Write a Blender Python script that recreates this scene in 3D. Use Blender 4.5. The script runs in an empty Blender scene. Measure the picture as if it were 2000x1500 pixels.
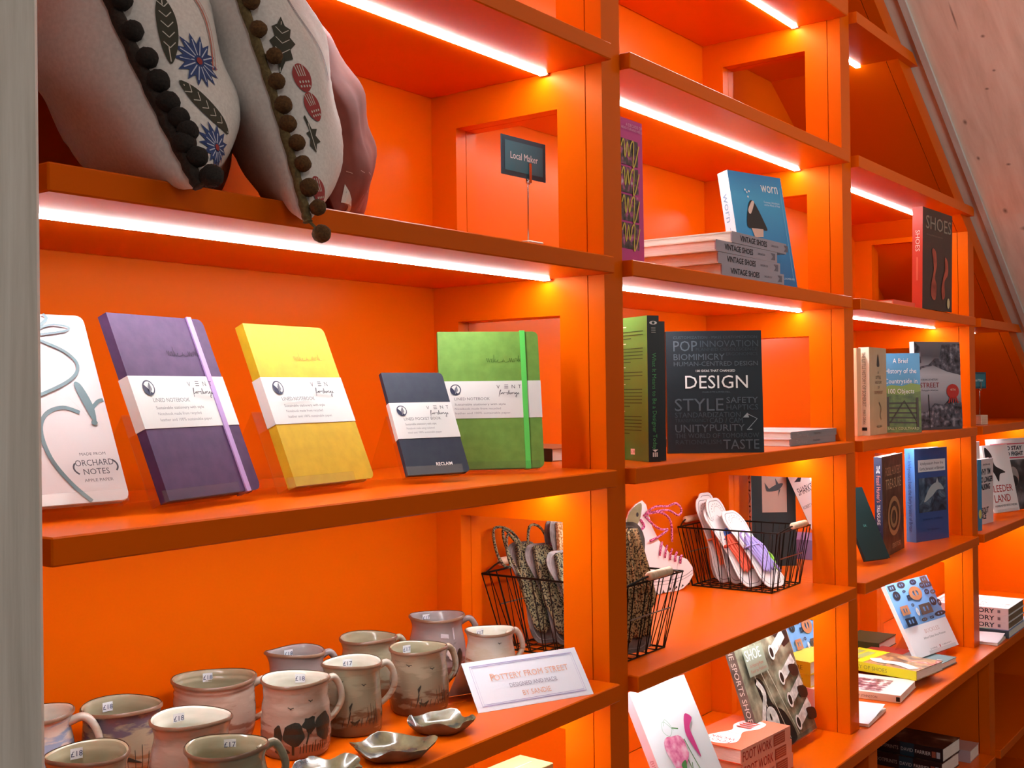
import bpy, math, random
from mathutils import Vector, Matrix
random.seed(7)
C = bpy.context.scene.collection
sc = bpy.context.scene
B0 = 1.36                       # height of the notebook shelf above the floor

# ------------------------------------------------------------------ camera
def setup_camera():
    yaw, pitch, roll = math.radians(53.4858), math.radians(.4196), math.radians(-.7457)
    fw = Vector((math.sin(yaw)*math.cos(pitch), math.cos(yaw)*math.cos(pitch), math.sin(pitch)))
    rt = Vector((math.cos(yaw), -math.sin(yaw), 0)); up = rt.cross(fw)
    r2 = math.cos(roll)*rt + math.sin(roll)*up; u2 = -math.sin(roll)*rt + math.cos(roll)*up
    m = Matrix((r2, u2, -fw)).transposed().to_4x4()
    m.translation = (-.2089, -.8909, .1182+B0)
    cd = bpy.data.cameras.new('camera'); cd.sensor_width = 36; cd.lens = 36*2226.87/2000
    cd.clip_start = .02
    o = bpy.data.objects.new('camera', cd); C.objects.link(o); o.matrix_world = m
    sc.camera = o
setup_camera()

# ------------------------------------------------------------------ world, lights, exposure
w = bpy.data.worlds.new('world'); sc.world = w; w.use_nodes = True
w.node_tree.nodes['Background'].inputs[0].default_value = (1.0, .97, .93, 1)
w.node_tree.nodes['Background'].inputs[1].default_value = .16
LED_STRENGTH = 64.0
vs = sc.view_settings
vs.view_transform = 'Standard'; vs.look = 'None'; vs.exposure = 0.0; vs.gamma = 1.0
vs.use_curve_mapping = False
FILL_LAMPS = ((1.2, -1.9, 3.1), (-.7, -2.2, 3.1), (2.9, -2.2, 2.5))
def fill_lamps():  # unseen fill lights, added to brighten the ceiling and the post
    for p in FILL_LAMPS:
        ld = bpy.data.lights.new('fill_light', 'AREA'); ld.shape = 'DISK'; ld.size = .5
        ld.energy = 16 if p[0] < 0 else 6; ld.color = (1, .95, .88)
        o = bpy.data.objects.new('fill_light', ld); C.objects.link(o); o.location = p
    up = bpy.data.lights.new('ceiling_fill', 'AREA'); up.shape = 'RECTANGLE'; up.size = .3; up.size_y = 2.0  # added fill aimed at the sloping ceiling, no real fitting
    up.energy = 27; up.color = (1, .95, .88)
    o = bpy.data.objects.new('ceiling_fill', up); C.objects.link(o); o.location = (1.5, -1.9, 2.0)
    o.rotation_euler = Vector((.62, .30, .72)).to_track_quat('-Z', 'Y').to_euler()
fill_lamps()

# ------------------------------------------------------------------ materials
def lin(c):
    return c/12.92 if c <= .04045 else ((c+.055)/1.055)**2.4
def hx(s):
    s = s.lstrip('#'); return tuple(lin(int(s[i:i+2], 16)/255) for i in (0, 2, 4)) + (1,)
MATS = {}
def col(c):
    return hx(c) if isinstance(c, str) else (tuple(c)+(1,))[:4]
def base_mat(name):
    m = bpy.data.materials.new(name); m.use_nodes = True
    return m, m.node_tree.nodes, m.node_tree.links, m.node_tree.nodes['Principled BSDF']
def M(c, rough=.5, metal=0., name=None, spec=.5, coat=0.):
    key = ('M', str(c), rough, metal, spec, coat)
    if key in MATS: return MATS[key]
    m, n, l, p = base_mat(name or 'plain')
    p.inputs['Base Color'].default_value = col(c); p.inputs['Roughness'].default_value = rough
    p.inputs['Metallic'].default_value = metal; p.inputs['Specular IOR Level'].default_value = spec
    if coat: p.inputs['Coat Weight'].default_value = coat; p.inputs['Coat Roughness'].default_value = .08
    MATS[key] = m; return m
def noise_mat(name, stops, scale=20, stretch=(1,1,1), rough=.5, detail=4, distort=0., bump=0., metal=0., gradz=None, coat=0., const=False, spec=.5, contrast=0.):
    """colour ramp driven by object-space noise; gradz=(z0,z1,amount) mixes a height gradient in"""
    key = ('N', name, str(stops), scale, stretch, rough, distort, bump, str(gradz))
    if key in MATS: return MATS[key]
    m, n, l, p = base_mat(name)
    tc = n.new('ShaderNodeTexCoord'); mp = n.new('ShaderNodeMapping'); mp.inputs['Scale'].default_value = stretch
    l.new(tc.outputs['Object'], mp.inputs['Vector'])
    nz = n.new('ShaderNodeTexNoise'); nz.inputs['Scale'].default_value = scale
    nz.inputs['Detail'].default_value = detail; nz.inputs['Distortion'].default_value = distort
    l.new(mp.outputs['Vector'], nz.inputs['Vector'])
    fac = nz.outputs['Fac']
    if contrast:
        ct_ = n.new('ShaderNodeMapRange'); ct_.inputs[1].default_value = .5-contrast; ct_.inputs[2].default_value = .5+contrast
        l.new(fac, ct_.inputs[0]); fac = ct_.outputs[0]
    if gradz:
        sp = n.new('ShaderNodeSeparateXYZ'); l.new(tc.outputs['Object'], sp.inputs[0])
        mr = n.new('ShaderNodeMapRange'); mr.inputs[1].default_value = gradz[0]; mr.inputs[2].default_value = gradz[1]
        l.new(sp.outputs[2], mr.inputs[0])
        mx = n.new('ShaderNodeMix'); mx.inputs[0].default_value = gradz[2]
        l.new(mr.outputs[0], mx.inputs[2]); l.new(fac, mx.inputs[3]); fac = mx.outputs[0]
    cr = n.new('ShaderNodeValToRGB'); el = cr.color_ramp.elements
    if const: cr.color_ramp.interpolation = 'CONSTANT'
    while len(el) < len(stops): el.new(.5)
    for e, (pos, c) in zip(el, stops): e.position = pos; e.color = col(c)
    l.new(fac, cr.inputs[0]); l.new(cr.outputs[0], p.inputs['Base Color'])
    p.inputs['Roughness'].default_value = rough; p.inputs['Metallic'].default_value = metal
    p.inputs['Specular IOR Level'].default_value = spec
    if coat: p.inputs['Coat Weight'].default_value = coat; p.inputs['Coat Roughness'].default_value = .1
    if bump:
        b = n.new('ShaderNodeBump'); b.inputs['Strength'].default_value = bump; b.inputs['Distance'].default_value = .002
        l.new(nz.outputs['Fac'], b.inputs['Height']); l.new(b.outputs[0], p.inputs['Normal'])
    MATS[key] = m; return m
def emit_mat(name, c, s):
    m, n, l, p = base_mat(name)
    p.inputs['Base Color'].default_value = (.8,.8,.8,1)
    p.inputs['Emission Color'].default_value = col(c); p.inputs['Emission Strength'].default_value = s
    return m
def acrylic_mat():
    m, n, l, p = base_mat('clear_acrylic'); n.remove(p)
    t = n.new('ShaderNodeBsdfTransparent'); t.inputs[0].default_value = (.96,.96,.96,1)
    g = n.new('ShaderNodeBsdfGlossy'); g.inputs['Roughness'].default_value = .06
    f = n.new('ShaderNodeLayerWeight'); f.inputs[0].default_value = .5
    pw = n.new('ShaderNodeMath'); pw.operation = 'POWER'; pw.inputs[1].default_value = 4; l.new(f.outputs['Facing'], pw.inputs[0])
    sm = n.new('ShaderNodeMath'); sm.operation = 'MULTIPLY_ADD'; sm.inputs[1].default_value = .6; sm.inputs[2].default_value = .035; l.new(pw.outputs[0], sm.inputs[0])
    x = n.new('ShaderNodeMixShader')
    l.new(sm.outputs[0], x.inputs[0]); l.new(t.outputs[0], x.inputs[1]); l.new(g.outputs[0], x.inputs[2])
    l.new(x.outputs[0], n['Material Output'].inputs[0]); return m

ORANGE = noise_mat('orange_paint', ((0, (.69,.105,.0006)), (1, (.74,.114,.0008))), scale=3, rough=.33, spec=.24)
ORANGE.node_tree.nodes['Principled BSDF'].inputs['Specular Tint'].default_value = (1, .45, .12, 1)
LED = emit_mat('led_diffuser', (.93, .975, 1.0), LED_STRENGTH)
ACRYLIC = acrylic_mat()
WHITE = M('#f2efee', .55); BLACK = M('#0c0c0e', .45)
PAGES = noise_mat('page_edges', ((.3, '#d9cdc0'), (.7, '#f3ece2')), scale=40, stretch=(1, 60, 1), rough=.9)
PAGESH = noise_mat('page_edges_flat', ((.3, '#d8ccc2'), (.7, '#f4eee6')), scale=25, stretch=(1, 60, 1), rough=.9)

# ------------------------------------------------------------------ mesh helpers
def link(o, parent=None):
    C.objects.link(o)
    if parent is not None: o.parent = parent
    return o
def mesh(name, vs_, fs, mats, parent=None, mi=None, smooth=False, mtx=None):
    me = bpy.data.meshes.new(name)
    me.from_pydata([tuple(v) for v in vs_], [], fs)
    for m in (mats if isinstance(mats, (list, tuple)) else [mats]): me.materials.append(m)
    if mi: me.polygons.foreach_set('material_index', mi)
    if smooth: me.polygons.foreach_set('use_smooth', [True]*len(me.polygons))
    me.update(); o = bpy.data.objects.new(name, me)
    if mtx is not None: o.matrix_local = mtx
    return link(o, parent)
def tag(o, label, cat, group=None, kind=None):
    if label: o['label'] = label
    if cat: o['category'] = cat
    if group: o['group'] = group
    if kind: o['kind'] = kind
    return o
def thing(name, label, cat, loc=(0,0,0), mtx=None, group=None):
    o = bpy.data.objects.new(name, None); o.empty_display_size = .02
    C.objects.link(o)
    if mtx is not None: o.matrix_world = mtx
    else: o.location = loc
    return tag(o, label, cat, group)
BOXF = [(0,3,2,1),(4,5,6,7),(0,1,5,4),(1,2,6,5),(2,3,7,6),(3,0,4,7)]
def boxv(x0,x1,y0,y1,z0,z1):
    return [(x0,y0,z0),(x1,y0,z0),(x1,y1,z0),(x0,y1,z0),(x0,y0,z1),(x1,y0,z1),(x1,y1,z1),(x0,y1,z1)]
class MB:
    """collects shapes with one material index each"""
    def __init__(s): s.v=[]; s.f=[]; s.m=[]
    def add(s, vs_, fs, m=0, mtx=None):
        k=len(s.v); s.v += [tuple(mtx @ Vector(v)) if mtx is not None else tuple(v) for v in vs_]
        s.f += [tuple(i+k for i in f) for f in fs]; s.m += [m]*len(fs); return s
    def box(s, *a, m=0, mtx=None): return s.add(boxv(*a), BOXF, m, mtx)
    def bbox(s, x0,x1,y0,y1,z0,z1, b=.002, m=0, mtx=None):
        """chamfered box"""
        V=[];F=[]
        X=(x0,x0+b,x1-b,x1);Y=(y0,y0+b,y1-b,y1);Zz=(z0,z0+b,z1-b,z1)
        idx={}
        def g(i,j,k):
            if (i,j,k) not in idx: idx[(i,j,k)]=len(V); V.append((X[i],Y[j],Zz[k]))
            return idx[(i,j,k)]
        F.append((g(0,1,1),g(0,1,2),g(0,2,2),g(0,2,1))); F.append((g(3,1,1),g(3,2,1),g(3,2,2),g(3,1,2)))
        F.append((g(1,0,1),g(2,0,1),g(2,0,2),g(1,0,2))); F.append((g(1,3,1),g(1,3,2),g(2,3,2),g(2,3,1)))
        F.append((g(1,1,0),g(1,2,0),g(2,2,0),g(2,1,0))); F.append((g(1,1,3),g(2,1,3),g(2,2,3),g(1,2,3)))
        for k,kk in ((1,0),(2,3)):      # edges along y and x at bottom/top
            for i,ii in ((1,0),(2,3)):
                F.append((g(ii,1,k),g(ii,2,k),g(i,2,kk),g(i,1,kk)))
                F.append((g(1,ii,k),g(2,ii,k),g(2,i,kk),g(1,i,kk)))
        for i,ii in ((1,0),(2,3)):
            for j,jj in ((1,0),(2,3)):
                F.append((g(ii,j,1),g(ii,j,2),g(i,jj,2),g(i,jj,1)))
                for k,kk in ((1,0),(2,3)): F.append((g(ii,j,k),g(i,jj,k),g(i,j,kk)))
        # consistent outward orientation
        c=Vector(((x0+x1)/2,(y0+y1)/2,(z0+z1)/2)); G=[]
        for f in F:
            p=[Vector(V[i]) for i in f]; n=(p[1]-p[0]).cross(p[2]-p[0]); fc=sum(p,Vector())/len(p)
            # direction test against the nearest outward axis mix
            G.append(f if n.dot(Vector(((fc.x-c.x)/(x1-x0),(fc.y-c.y)/(y1-y0),(fc.z-c.z)/(z1-z0))))>0 else f[::-1])
        return s.add(V,G,m,mtx)
    def prism(s, pts, axis, a, b, m=0):
        """2-D polygon extruded along an axis: 'y' -> pts are (x,z); 'x' -> (y,z); 'z' -> (x,y)"""
        n=len(pts)
        mk={'y':lambda p,t:(p[0],t,p[1]),'x':lambda p,t:(t,p[0],p[1]),'z':lambda p,t:(p[0],p[1],t)}[axis]
        V=[mk(p,a) for p in pts]+[mk(p,b) for p in pts]
        F=[tuple(range(n)),tuple(range(2*n-1,n-1,-1))]+[(i,n+i,n+(i+1)%n,(i+1)%n) for i in range(n)]
        ar=sum(pts[i][0]*pts[(i+1)%n][1]-pts[(i+1)%n][0]*pts[i][1] for i in range(n))
        if (ar>0) == (axis!='y'): F=[f[::-1] for f in F]
        if b<a: F=[f[::-1] for f in F]
        return s.add(V,F,m)
    def tube(s, pts, r, n=6, closed=False, m=0, caps=True, flat=1.0):
        P=[Vector(p) for p in pts]; N=len(P); k=len(s.v); rr=r if isinstance(r,(list,tuple)) else [r]*N
        prev=None
        for i in range(N):
            a=P[(i-1)%N] if (i or closed) else P[i]; b=P[(i+1)%N] if (i<N-1 or closed) else P[i]
            t=(b-a); t=t.normalized() if t.length>1e-9 else Vector((0,0,1))
            if prev is None:
                u=t.orthogonal().normalized()
            else:
                u=(prev-t*prev.dot(t)); u=u.normalized() if u.length>1e-6 else t.orthogonal().normalized()
            prev=u; v=t.cross(u)
            for j in range(n):
                a_=2*math.pi*j/n; s.v.append(tuple(P[i]+(u*math.cos(a_)*flat+v*math.sin(a_))*rr[i]))
        L=N if closed else N-1
        for i in range(L):
            for j in range(n):
                s.f.append((k+i*n+j,k+i*n+(j+1)%n,k+((i+1)%N)*n+(j+1)%n,k+((i+1)%N)*n+j)); s.m.append(m)
        if caps and not closed:
            s.f.append(tuple(k+j for j in range(n))[::-1]); s.f.append(tuple(k+(N-1)*n+j for j in range(n))); s.m += [m,m]
        return s
    def lathe(s, prof, n=28, m=0, wob=None):
        k=len(s.v); N=len(prof)
        for i,(r,z) in enumerate(prof):
            for j in range(n):
                a=2*math.pi*j/n; q=(wob(i,a) if wob else (1,0))
                s.v.append((r*q[0]*math.cos(a), r*q[0]*math.sin(a), z+q[1]))
        for i in range(N-1):
            for j in range(n):
                s.f.append((k+i*n+j,k+i*n+(j+1)%n,k+(i+1)*n+(j+1)%n,k+(i+1)*n+j)); s.m.append(m)
        return s
    def ball(s, c, r, m=0, n=8, sq=(1,1,1)):
        k=len(s.v); R=n//2+1
        for i in range(R+1):
            th=math.pi*i/R
            for j in range(n):
                a=2*math.pi*j/n
                s.v.append((c[0]+r*sq[0]*math.sin(th)*math.cos(a), c[1]+r*sq[1]*math.sin(th)*math.sin(a), c[2]+r*sq[2]*math.cos(th)))
        for i in range(R):
            for j in range(n):
                s.f.append((k+i*n+j,k+(i+1)*n+j,k+(i+1)*n+(j+1)%n,k+i*n+(j+1)%n)); s.m.append(m)
        return s
    def done(s, name, mats, parent=None, smooth=False, mtx=None):
        return mesh(name, s.v, s.f, mats, parent, s.m, smooth, mtx)

# ------------------------------------------------------------------ room shell
SLX, SLZ, SLK = 2.5592, 1.0605+B0, .5944          # line of the sloping ceiling in the xz plane
def slope_x(z): return SLX + (SLZ - z)/SLK        # outer face of the rail
RAILH = .0610                                     # rail height measured vertically
ZS = {-2: 1.2860+B0, -1: .9655+B0, 0: .6409+B0, 1: .3200+B0, 2: B0, 3: -.3201+B0, 4: -.6478+B0}
T = .0256; PF = .0187; GR = .0475; DEP = .3569
UX = ((.3356, 1.2573), (1.3103, 2.2597), (2.3152, 3.2761), (3.3351, 4.2900))

def wood_mat(name, c1, c2, c3, grain=(1,1,1), scale=8, knots=(), rough=.75):
    m, n, l, p = base_mat(name)
    tc = n.new('ShaderNodeTexCoord'); mp = n.new('ShaderNodeMapping'); mp.inputs['Scale'].default_value = grain
    l.new(tc.outputs['Object'], mp.inputs['Vector'])
    nz = n.new('ShaderNodeTexNoise'); nz.inputs['Scale'].default_value = scale; nz.inputs['Detail'].default_value = 7
    nz.inputs['Roughness'].default_value = .62; nz.inputs['Distortion'].default_value = .35
    l.new(mp.outputs[0], nz.inputs['Vector'])
    cr = n.new('ShaderNodeValToRGB'); e = cr.color_ramp.elements
    e[0].position = .33; e[0].color = col(c1); e[1].position = .66; e[1].color = col(c3)
    x = e.new(.5); x.color = col(c2)
    l.new(nz.outputs['Fac'], cr.inputs[0]); out = cr.outputs[0]
    for (kx, ky, kz, r, st) in knots:
        sb = n.new('ShaderNodeVectorMath'); sb.operation = 'SUBTRACT'; sb.inputs[1].default_value = (kx, ky, kz)
        l.new(tc.outputs['Object'], sb.inputs[0])
        ml = n.new('ShaderNodeVectorMath'); ml.operation = 'MULTIPLY'; ml.inputs[1].default_value = (1/r, 1/(r*st), 1)
        l.new(sb.outputs[0], ml.inputs[0])
        ln = n.new('ShaderNodeVectorMath'); ln.operation = 'LENGTH'; l.new(ml.outputs[0], ln.inputs[0])
        mr = n.new('ShaderNodeMapRange'); mr.inputs[1].default_value = .16; mr.inputs[2].default_value = 1.1
        mr.inputs[3].default_value = .85; mr.inputs[4].default_value = 0
        l.new(ln.outputs['Value'], mr.inputs[0])
        mx = n.new('ShaderNodeMix'); mx.data_type = 'RGBA'; l.new(mr.outputs[0], mx.inputs[0])
        l.new(out, mx.inputs[6]); mx.inputs[7].default_value = col('#6d5546'); out = mx.outputs[2]
    l.new(out, p.inputs['Base Color']); p.inputs['Roughness'].default_value = rough
    b = n.new('ShaderNodeBump'); b.inputs['Strength'].default_value = .25; b.inputs['Distance'].default_value = .003
    l.new(nz.outputs['Fac'], b.inputs['Height']); l.new(b.outputs[0], p.inputs['Normal'])
    return m

def room():
    fl = noise_mat('grey_floor', ((.3,'#5b5650'),(.7,'#76706a')), scale=6, rough=.6)
    tag(MB().box(-6, 7.5, -6, 1.0, -.1, 0).done('floor', fl), 'grey floor below the orange shelves', 'floor', kind='structure')
    wm = wood_mat('white_washed_boards', '#8b8277', '#a79d90', '#b7aea2', (1,1,14), 4)
    tag(MB().box(-6, 7.5, DEP+.022, DEP+.15, 0, 4.6).done('wall_back', wm), 'pale timber wall behind the orange shelving', 'wall', kind='structure')
    # sloping ceiling, local x = down the slope, local y = world y, local z = out of the room
    ang = math.atan(SLK)
    mtx = Matrix.Translation((SLX, 0, SLZ)) @ Matrix.Rotation(ang, 4, 'Y')
    kn = [(.10,-.12,0,.05,.06),(.47,-.06,0,.012,.5),(.86,-.08,0,.014,.5),(.62,-.06,0,.010,.5),(.30,-.17,0,.005,1),(.33,-.24,0,.004,1),(.62,-.33,0,.006,1),(.72,-.27,0,.011,.7),(.18,-.17,.0,.006,1.0),(.32,-.30,0,.007,1.1),(.50,-.22,0,.016,.9),(.83,-.21,0,.014,.9),(1.16,-.30,0,.017,.9),(.42,-.36,0,.006,1),
          (.95,-.12,0,.012,1.6),(.75,-.40,0,.012,1),(.22,-.42,0,.007,1),(1.0,-.42,0,.014,.8),(.66,-.13,0,.006,1.2),(.36,-.14,0,.005,1.2),(1.3,-.2,0,.012,1.2),(.55,-.5,0,.012,1),(.12,-.3,0,.006,1)]
    cm = wood_mat('whitened_spruce_panel', '#d6c2b2', '#e3d0c2', '#ebdccf', (1.2,9,1), 3.0, kn)
    tag(MB().box(-3.2, 6.2, -5, .30, .006, .10).done('ceiling', cm, mtx=mtx), 'whitened spruce panel of the sloping ceiling with small knots', 'ceiling', kind='structure')
    # narrow grey batten where the panel meets the shelving
    bm_ = wood_mat('grey_batten_wood', '#b5b0aa', '#c3beb8', '#cdc9c4', (1.2,9,1), 4)
    tag(MB().bbox(-3.2, 6.0, -.030, -.012, -.003, .0055, b=.001).done('trim_1', bm_, mtx=mtx), 'narrow grey batten between the orange rail and the sloping ceiling', 'trim', kind='structure')
    pm = wood_mat('grey_washed_post_wood', '#c2bcb2', '#d3cdc4', '#ded9d1', (26,26,1.1), 3.2, rough=.7)
    tag(MB().bbox(-.06, .1490, -.30, -.08, 0, 4.0, b=.004).done('trim_2', pm), 'grey-washed timber post with vertical grain in front of the shelving', 'post', kind='structure')
room()

# ------------------------------------------------------------------ orange shelving
def clipped(x0, x1, z0, z1, off=0.0):
    """rectangle in xz cut by the sloping ceiling line (moved down by off)"""
    P=[(x0,z0),(x1,z0),(x1,z1),(x0,z1)]; out=[]
    d=lambda p: p[1]-(SLZ-off-SLK*(p[0]-SLX))
    for i in range(4):
        a,b=P[i],P[(i+1)%4]; da,db=d(a),d(b)
        if da<=0: out.append(a)
        if (da<0)!=(db<0) and abs(da-db)>1e-12:
            t=da/(da-db); q=(a[0]+t*(b[0]-a[0]), a[1]+t*(b[1]-a[1])); out.append(q)
    return out
def shelf_part(u, x0, x1, z, parent, led=None):
    t0 = z - T
    full = slope_x(z) > x1
    b = MB()
    if full:
        b.bbox(x0, x1, 0, DEP-.001, t0, z, b=.0016)
    else:
        n = clipped(x0, x1, t0, z); i = clipped(x0, x1, t0, z, RAILH+.001)
        b.prism(n, 'y', 0, PF); b.prism(i, 'y', PF, DEP-.001)
    s = b.done('shelf', ORANGE, parent)
    if led is None: led = (x0+.004, min(x1-.0065, slope_x(t0)-.112))
    if led and led[1] > led[0]+.02:
        e = MB(); e.bbox(led[0], led[1], .1150, .1285, t0-.0026, t0-.0002, b=.0008).done('led_strip', LED, s)
        c = MB(); c.bbox(led[1], led[1]+.006, .1135, .1300, t0-.0034, t0-.0002, b=.0008).done('led_end_cap', WHITE, s)
    return s
def side_panel(x0, x1, parent, ztop, levels, solid=False):
    """panel with one square opening per row"""
    b = MB()
    zb = ZS[4]
    def slab(y0, y1, z0, z1):
        p = clipped(x0, x1, z0, min(z1, ztop), RAILH+.001)
        if len(p) >= 3: b.prism(p, 'y', y0, y1)
    slab(GR+.0016, .1004, zb, ztop); slab(.3037, DEP, zb, ztop)
    if solid: slab(.1004, .3037, zb, ztop)
    else:
      for k in levels:
        zt = ZS[k]; slab(.1004, .3037, zt-.0836, zt)
    return b.done('side_panel', ORANGE, parent)
def face_post(x0, x1, parent, ztop):
    p = clipped(x0, x1, ZS[4], ztop, RAILH+.0006)
    MB().prism(p, 'y', PF, GR).done('face_post', ORANGE, parent)
UNIT_LABELS = ('orange shelving bay holding cushions, notebooks and pottery mugs, beside the timber post',
               'orange shelving bay holding the shoe books and wire baskets',
               'orange shelving bay holding history and fossil books, cut off by the slope above',
               'orange shelving bay under the low end of the sloping ceiling, at the right edge')
def shelving():
    units=[]
    for i,(a,c) in enumerate(UX):
        u = thing('shelving_bay', UNIT_LABELS[i], 'shelving', (0,0,0), group='orange shelving bays'); units.append(u)
        u.location = (a, 0, ZS[4])
    inv = [Matrix.Translation((-UX[i][0], 0, -ZS[4])) for i in range(4)]
    def fix(u, i):                       # parts were modelled in world coordinates
        for o in u.children:
            o.matrix_local = inv[i]
    gap = .0008
    mids = [(.2826,.3356),(1.2573,1.3103),(2.2597,2.3152),(3.2761,3.3351),(4.29,4.343)]
    tops = [1.9+B0, 1.75+B0, 1.2+B0, .6+B0, .1+B0]
    for i,(a,c) in enumerate(UX):
        u = units[i]
        ml, mr = mids[i], mids[i+1]; 
        zt = 1.9+B0
        side_panel((ml[0]+ml[1])/2+gap, a, u, tops[i], (-2,-1,0,1,2,3))
        side_panel(c, (mr[0]+mr[1])/2-gap, u, tops[i+1], (-2,-1,0,1,2,3), solid=(i == 3))
        face_post(mr[0], mr[1], u, 1.9+B0)
        if i == 0: face_post(ml[0], ml[1], u, 1.9+B0)
        p = clipped(a-.02, c+.02, ZS[4], 1.9+B0, .004)
        MB().prism(p, 'y', DEP, DEP+.018).done('back_panel', ORANGE, u)
        for k in ((-2,-1,0,1,2,3) if i < 2 else (-1,0,1,2,3) if i == 2 else (1,2,3)):
            led = None
            if i == 2 and k == -1: led = (2.560, 2.664)
            if i == 3 and k == 1: led = (3.600, 3.715)
            shelf_part(i, a, c, ZS[k], u, led)
        fix(u, i)
    # sloping rail and panel that close the shelving under the ceiling
    r = thing('sloping_rail', 'orange sloping rail closing the shelving under the timber ceiling', 'rail', (SLX, 0, SLZ))
    xa, xb = SLX-1.4, SLX+3.5
    f = lambda x, o: SLZ-SLK*(x-SLX)-o
    MB().prism([(xa,f(xa,.0005)),(xb,f(xb,.0005)),(xb,f(xb,RAILH)),(xa,f(xa,RAILH))],'y',PF,GR).done('front_rail', ORANGE, r, mtx=Matrix.Translation((-SLX,0,-SLZ)))
    MB().prism([(xa,f(xa,.0005)),(xb,f(xb,.0005)),(xb,f(xb,RAILH)),(xa,f(xa,RAILH))],'y',GR+.0016,DEP).done('sloping_panel', ORANGE, r, mtx=Matrix.Translation((-SLX,0,-SLZ)))
    # continuous ledge and the base units below it
    tag(MB().bbox(.10, 5.30, -.036, DEP, ZS[4]-.027, ZS[4]-.0003, b=.0018).done('worktop_ledge', ORANGE), 'long orange ledge running under all the shelving bays', 'ledge')
    BL = ('dark orange base unit below the pottery bay', 'dark orange base unit below the shoe books', 'dark orange base unit holding stacked paperbacks', 'dark orange base unit at the right edge, empty')
    for i,(a,c) in enumerate(UX):
        ml, mr = mids[i], mids[i+1]
        u = thing('base_unit', BL[i], 'base unit', (a, 0, 0), group='orange base units under the ledge')
        im = Matrix.Translation((-a,0,0)); zt = ZS[4]-.0275; zs = -.953+B0
        for (x0,x1,nm) in (((ml[0]+ml[1])/2+gap, a, 'side_panel'), (c, (mr[0]+mr[1])/2-gap, 'side_panel')):
            MB().box(x0,x1,.0103,DEP,.0,zt).done(nm, ORANGE, u, mtx=im)
        MB().box(mr[0],mr[1],-.021,.0085,0,zt).done('face_post', ORANGE, u, mtx=im)
        if i == 0: MB().box(ml[0],ml[1],-.021,.0085,0,zt).done('face_post', ORANGE, u, mtx=im)
        for z in (zs, .10): MB().bbox(a,c,-.036,DEP,z-T,z,b=.0016).done('shelf', ORANGE, u, mtx=im)
        MB().box(a-.02,c+.02,DEP+.0005,DEP+.018,0,zt).done('back_panel', ORANGE, u, mtx=im)
        MB().box(a,c,.02,.04,0,.10).done('plinth', ORANGE, u, mtx=im)
shelving()
# ------------------------------------------------------------------ print on faces
TXT = {}
def glyphs(s, wide=0., bold=0.):
    key = (s, wide, bold)
    if key in TXT: return TXT[key]
    cu = bpy.data.curves.new('t', 'FONT'); cu.body = s; cu.size = 1; cu.resolution_u = 2; cu.offset = bold
    if wide: cu.space_character = 1+wide
    o = bpy.data.objects.new('t', cu); C.objects.link(o)
    me = bpy.data.meshes.new_from_object(o)
    vs_ = [(v.co.x, v.co.y) for v in me.vertices]; fs = [tuple(p.vertices) for p in me.polygons]
    bpy.data.objects.remove(o); bpy.data.curves.remove(cu); bpy.data.meshes.remove(me)
    if not vs_: vs_ = [(0,0)]
    x0 = min(v[0] for v in vs_); x1 = max(v[0] for v in vs_); y0 = min(v[1] for v in vs_); y1 = max(v[1] for v in vs_)
    TXT[key] = (vs_, fs, x0, x1, y0, y1); return TXT[key]
def ell(cx, cy, rx, ry=None, n=16, a0=0, a1=360):
    ry = rx if ry is None else ry
    full = abs(a1-a0) >= 360
    return [(cx+rx*math.cos(math.radians(a0+(a1-a0)*i/(n if full else n-1))), cy+ry*math.sin(math.radians(a0+(a1-a0)*i/(n if full else n-1)))) for i in range(n)]
def rrect(x0, y0, x1, y1, r, corners='abcd', n=5):
    out = []
    for k,(cx,cy,a,c) in enumerate(((x0,y0,180,'a'),(x1,y0,270,'b'),(x1,y1,0,'c'),(x0,y1,90,'d'))):
        if c in corners and r > 0:
            ox = cx + (r if cx == x0 else -r); oy = cy + (r if cy == y0 else -r)
            out += [(ox+r*math.cos(math.radians(a+90*i/(n-1))), oy+r*math.sin(math.radians(a+90*i/(n-1)))) for i in range(n)]
        else: out.append((cx,cy))
    return out
def spline(pts, n=6, closed=False):
    P=[Vector((*p,0)) if len(p)==2 else Vector(p) for p in pts]; N=len(P); out=[]
    for i in range(N if closed else N-1):
        g=lambda k: P[k%N] if closed else P[max(0,min(N-1,k))]
        a,b,c,d=g(i-1),g(i),g(i+1),g(i+2)
        for j in range(n):
            t=j/n; out.append(.5*((2*b)+(c-a)*t+(2*a-5*b+4*c-d)*t*t+(3*b-a-3*c+d)*t**3))
    if not closed: out.append(P[-1])
    return [tuple(p) if len(pts[0])==3 else (p.x,p.y) for p in out]
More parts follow.
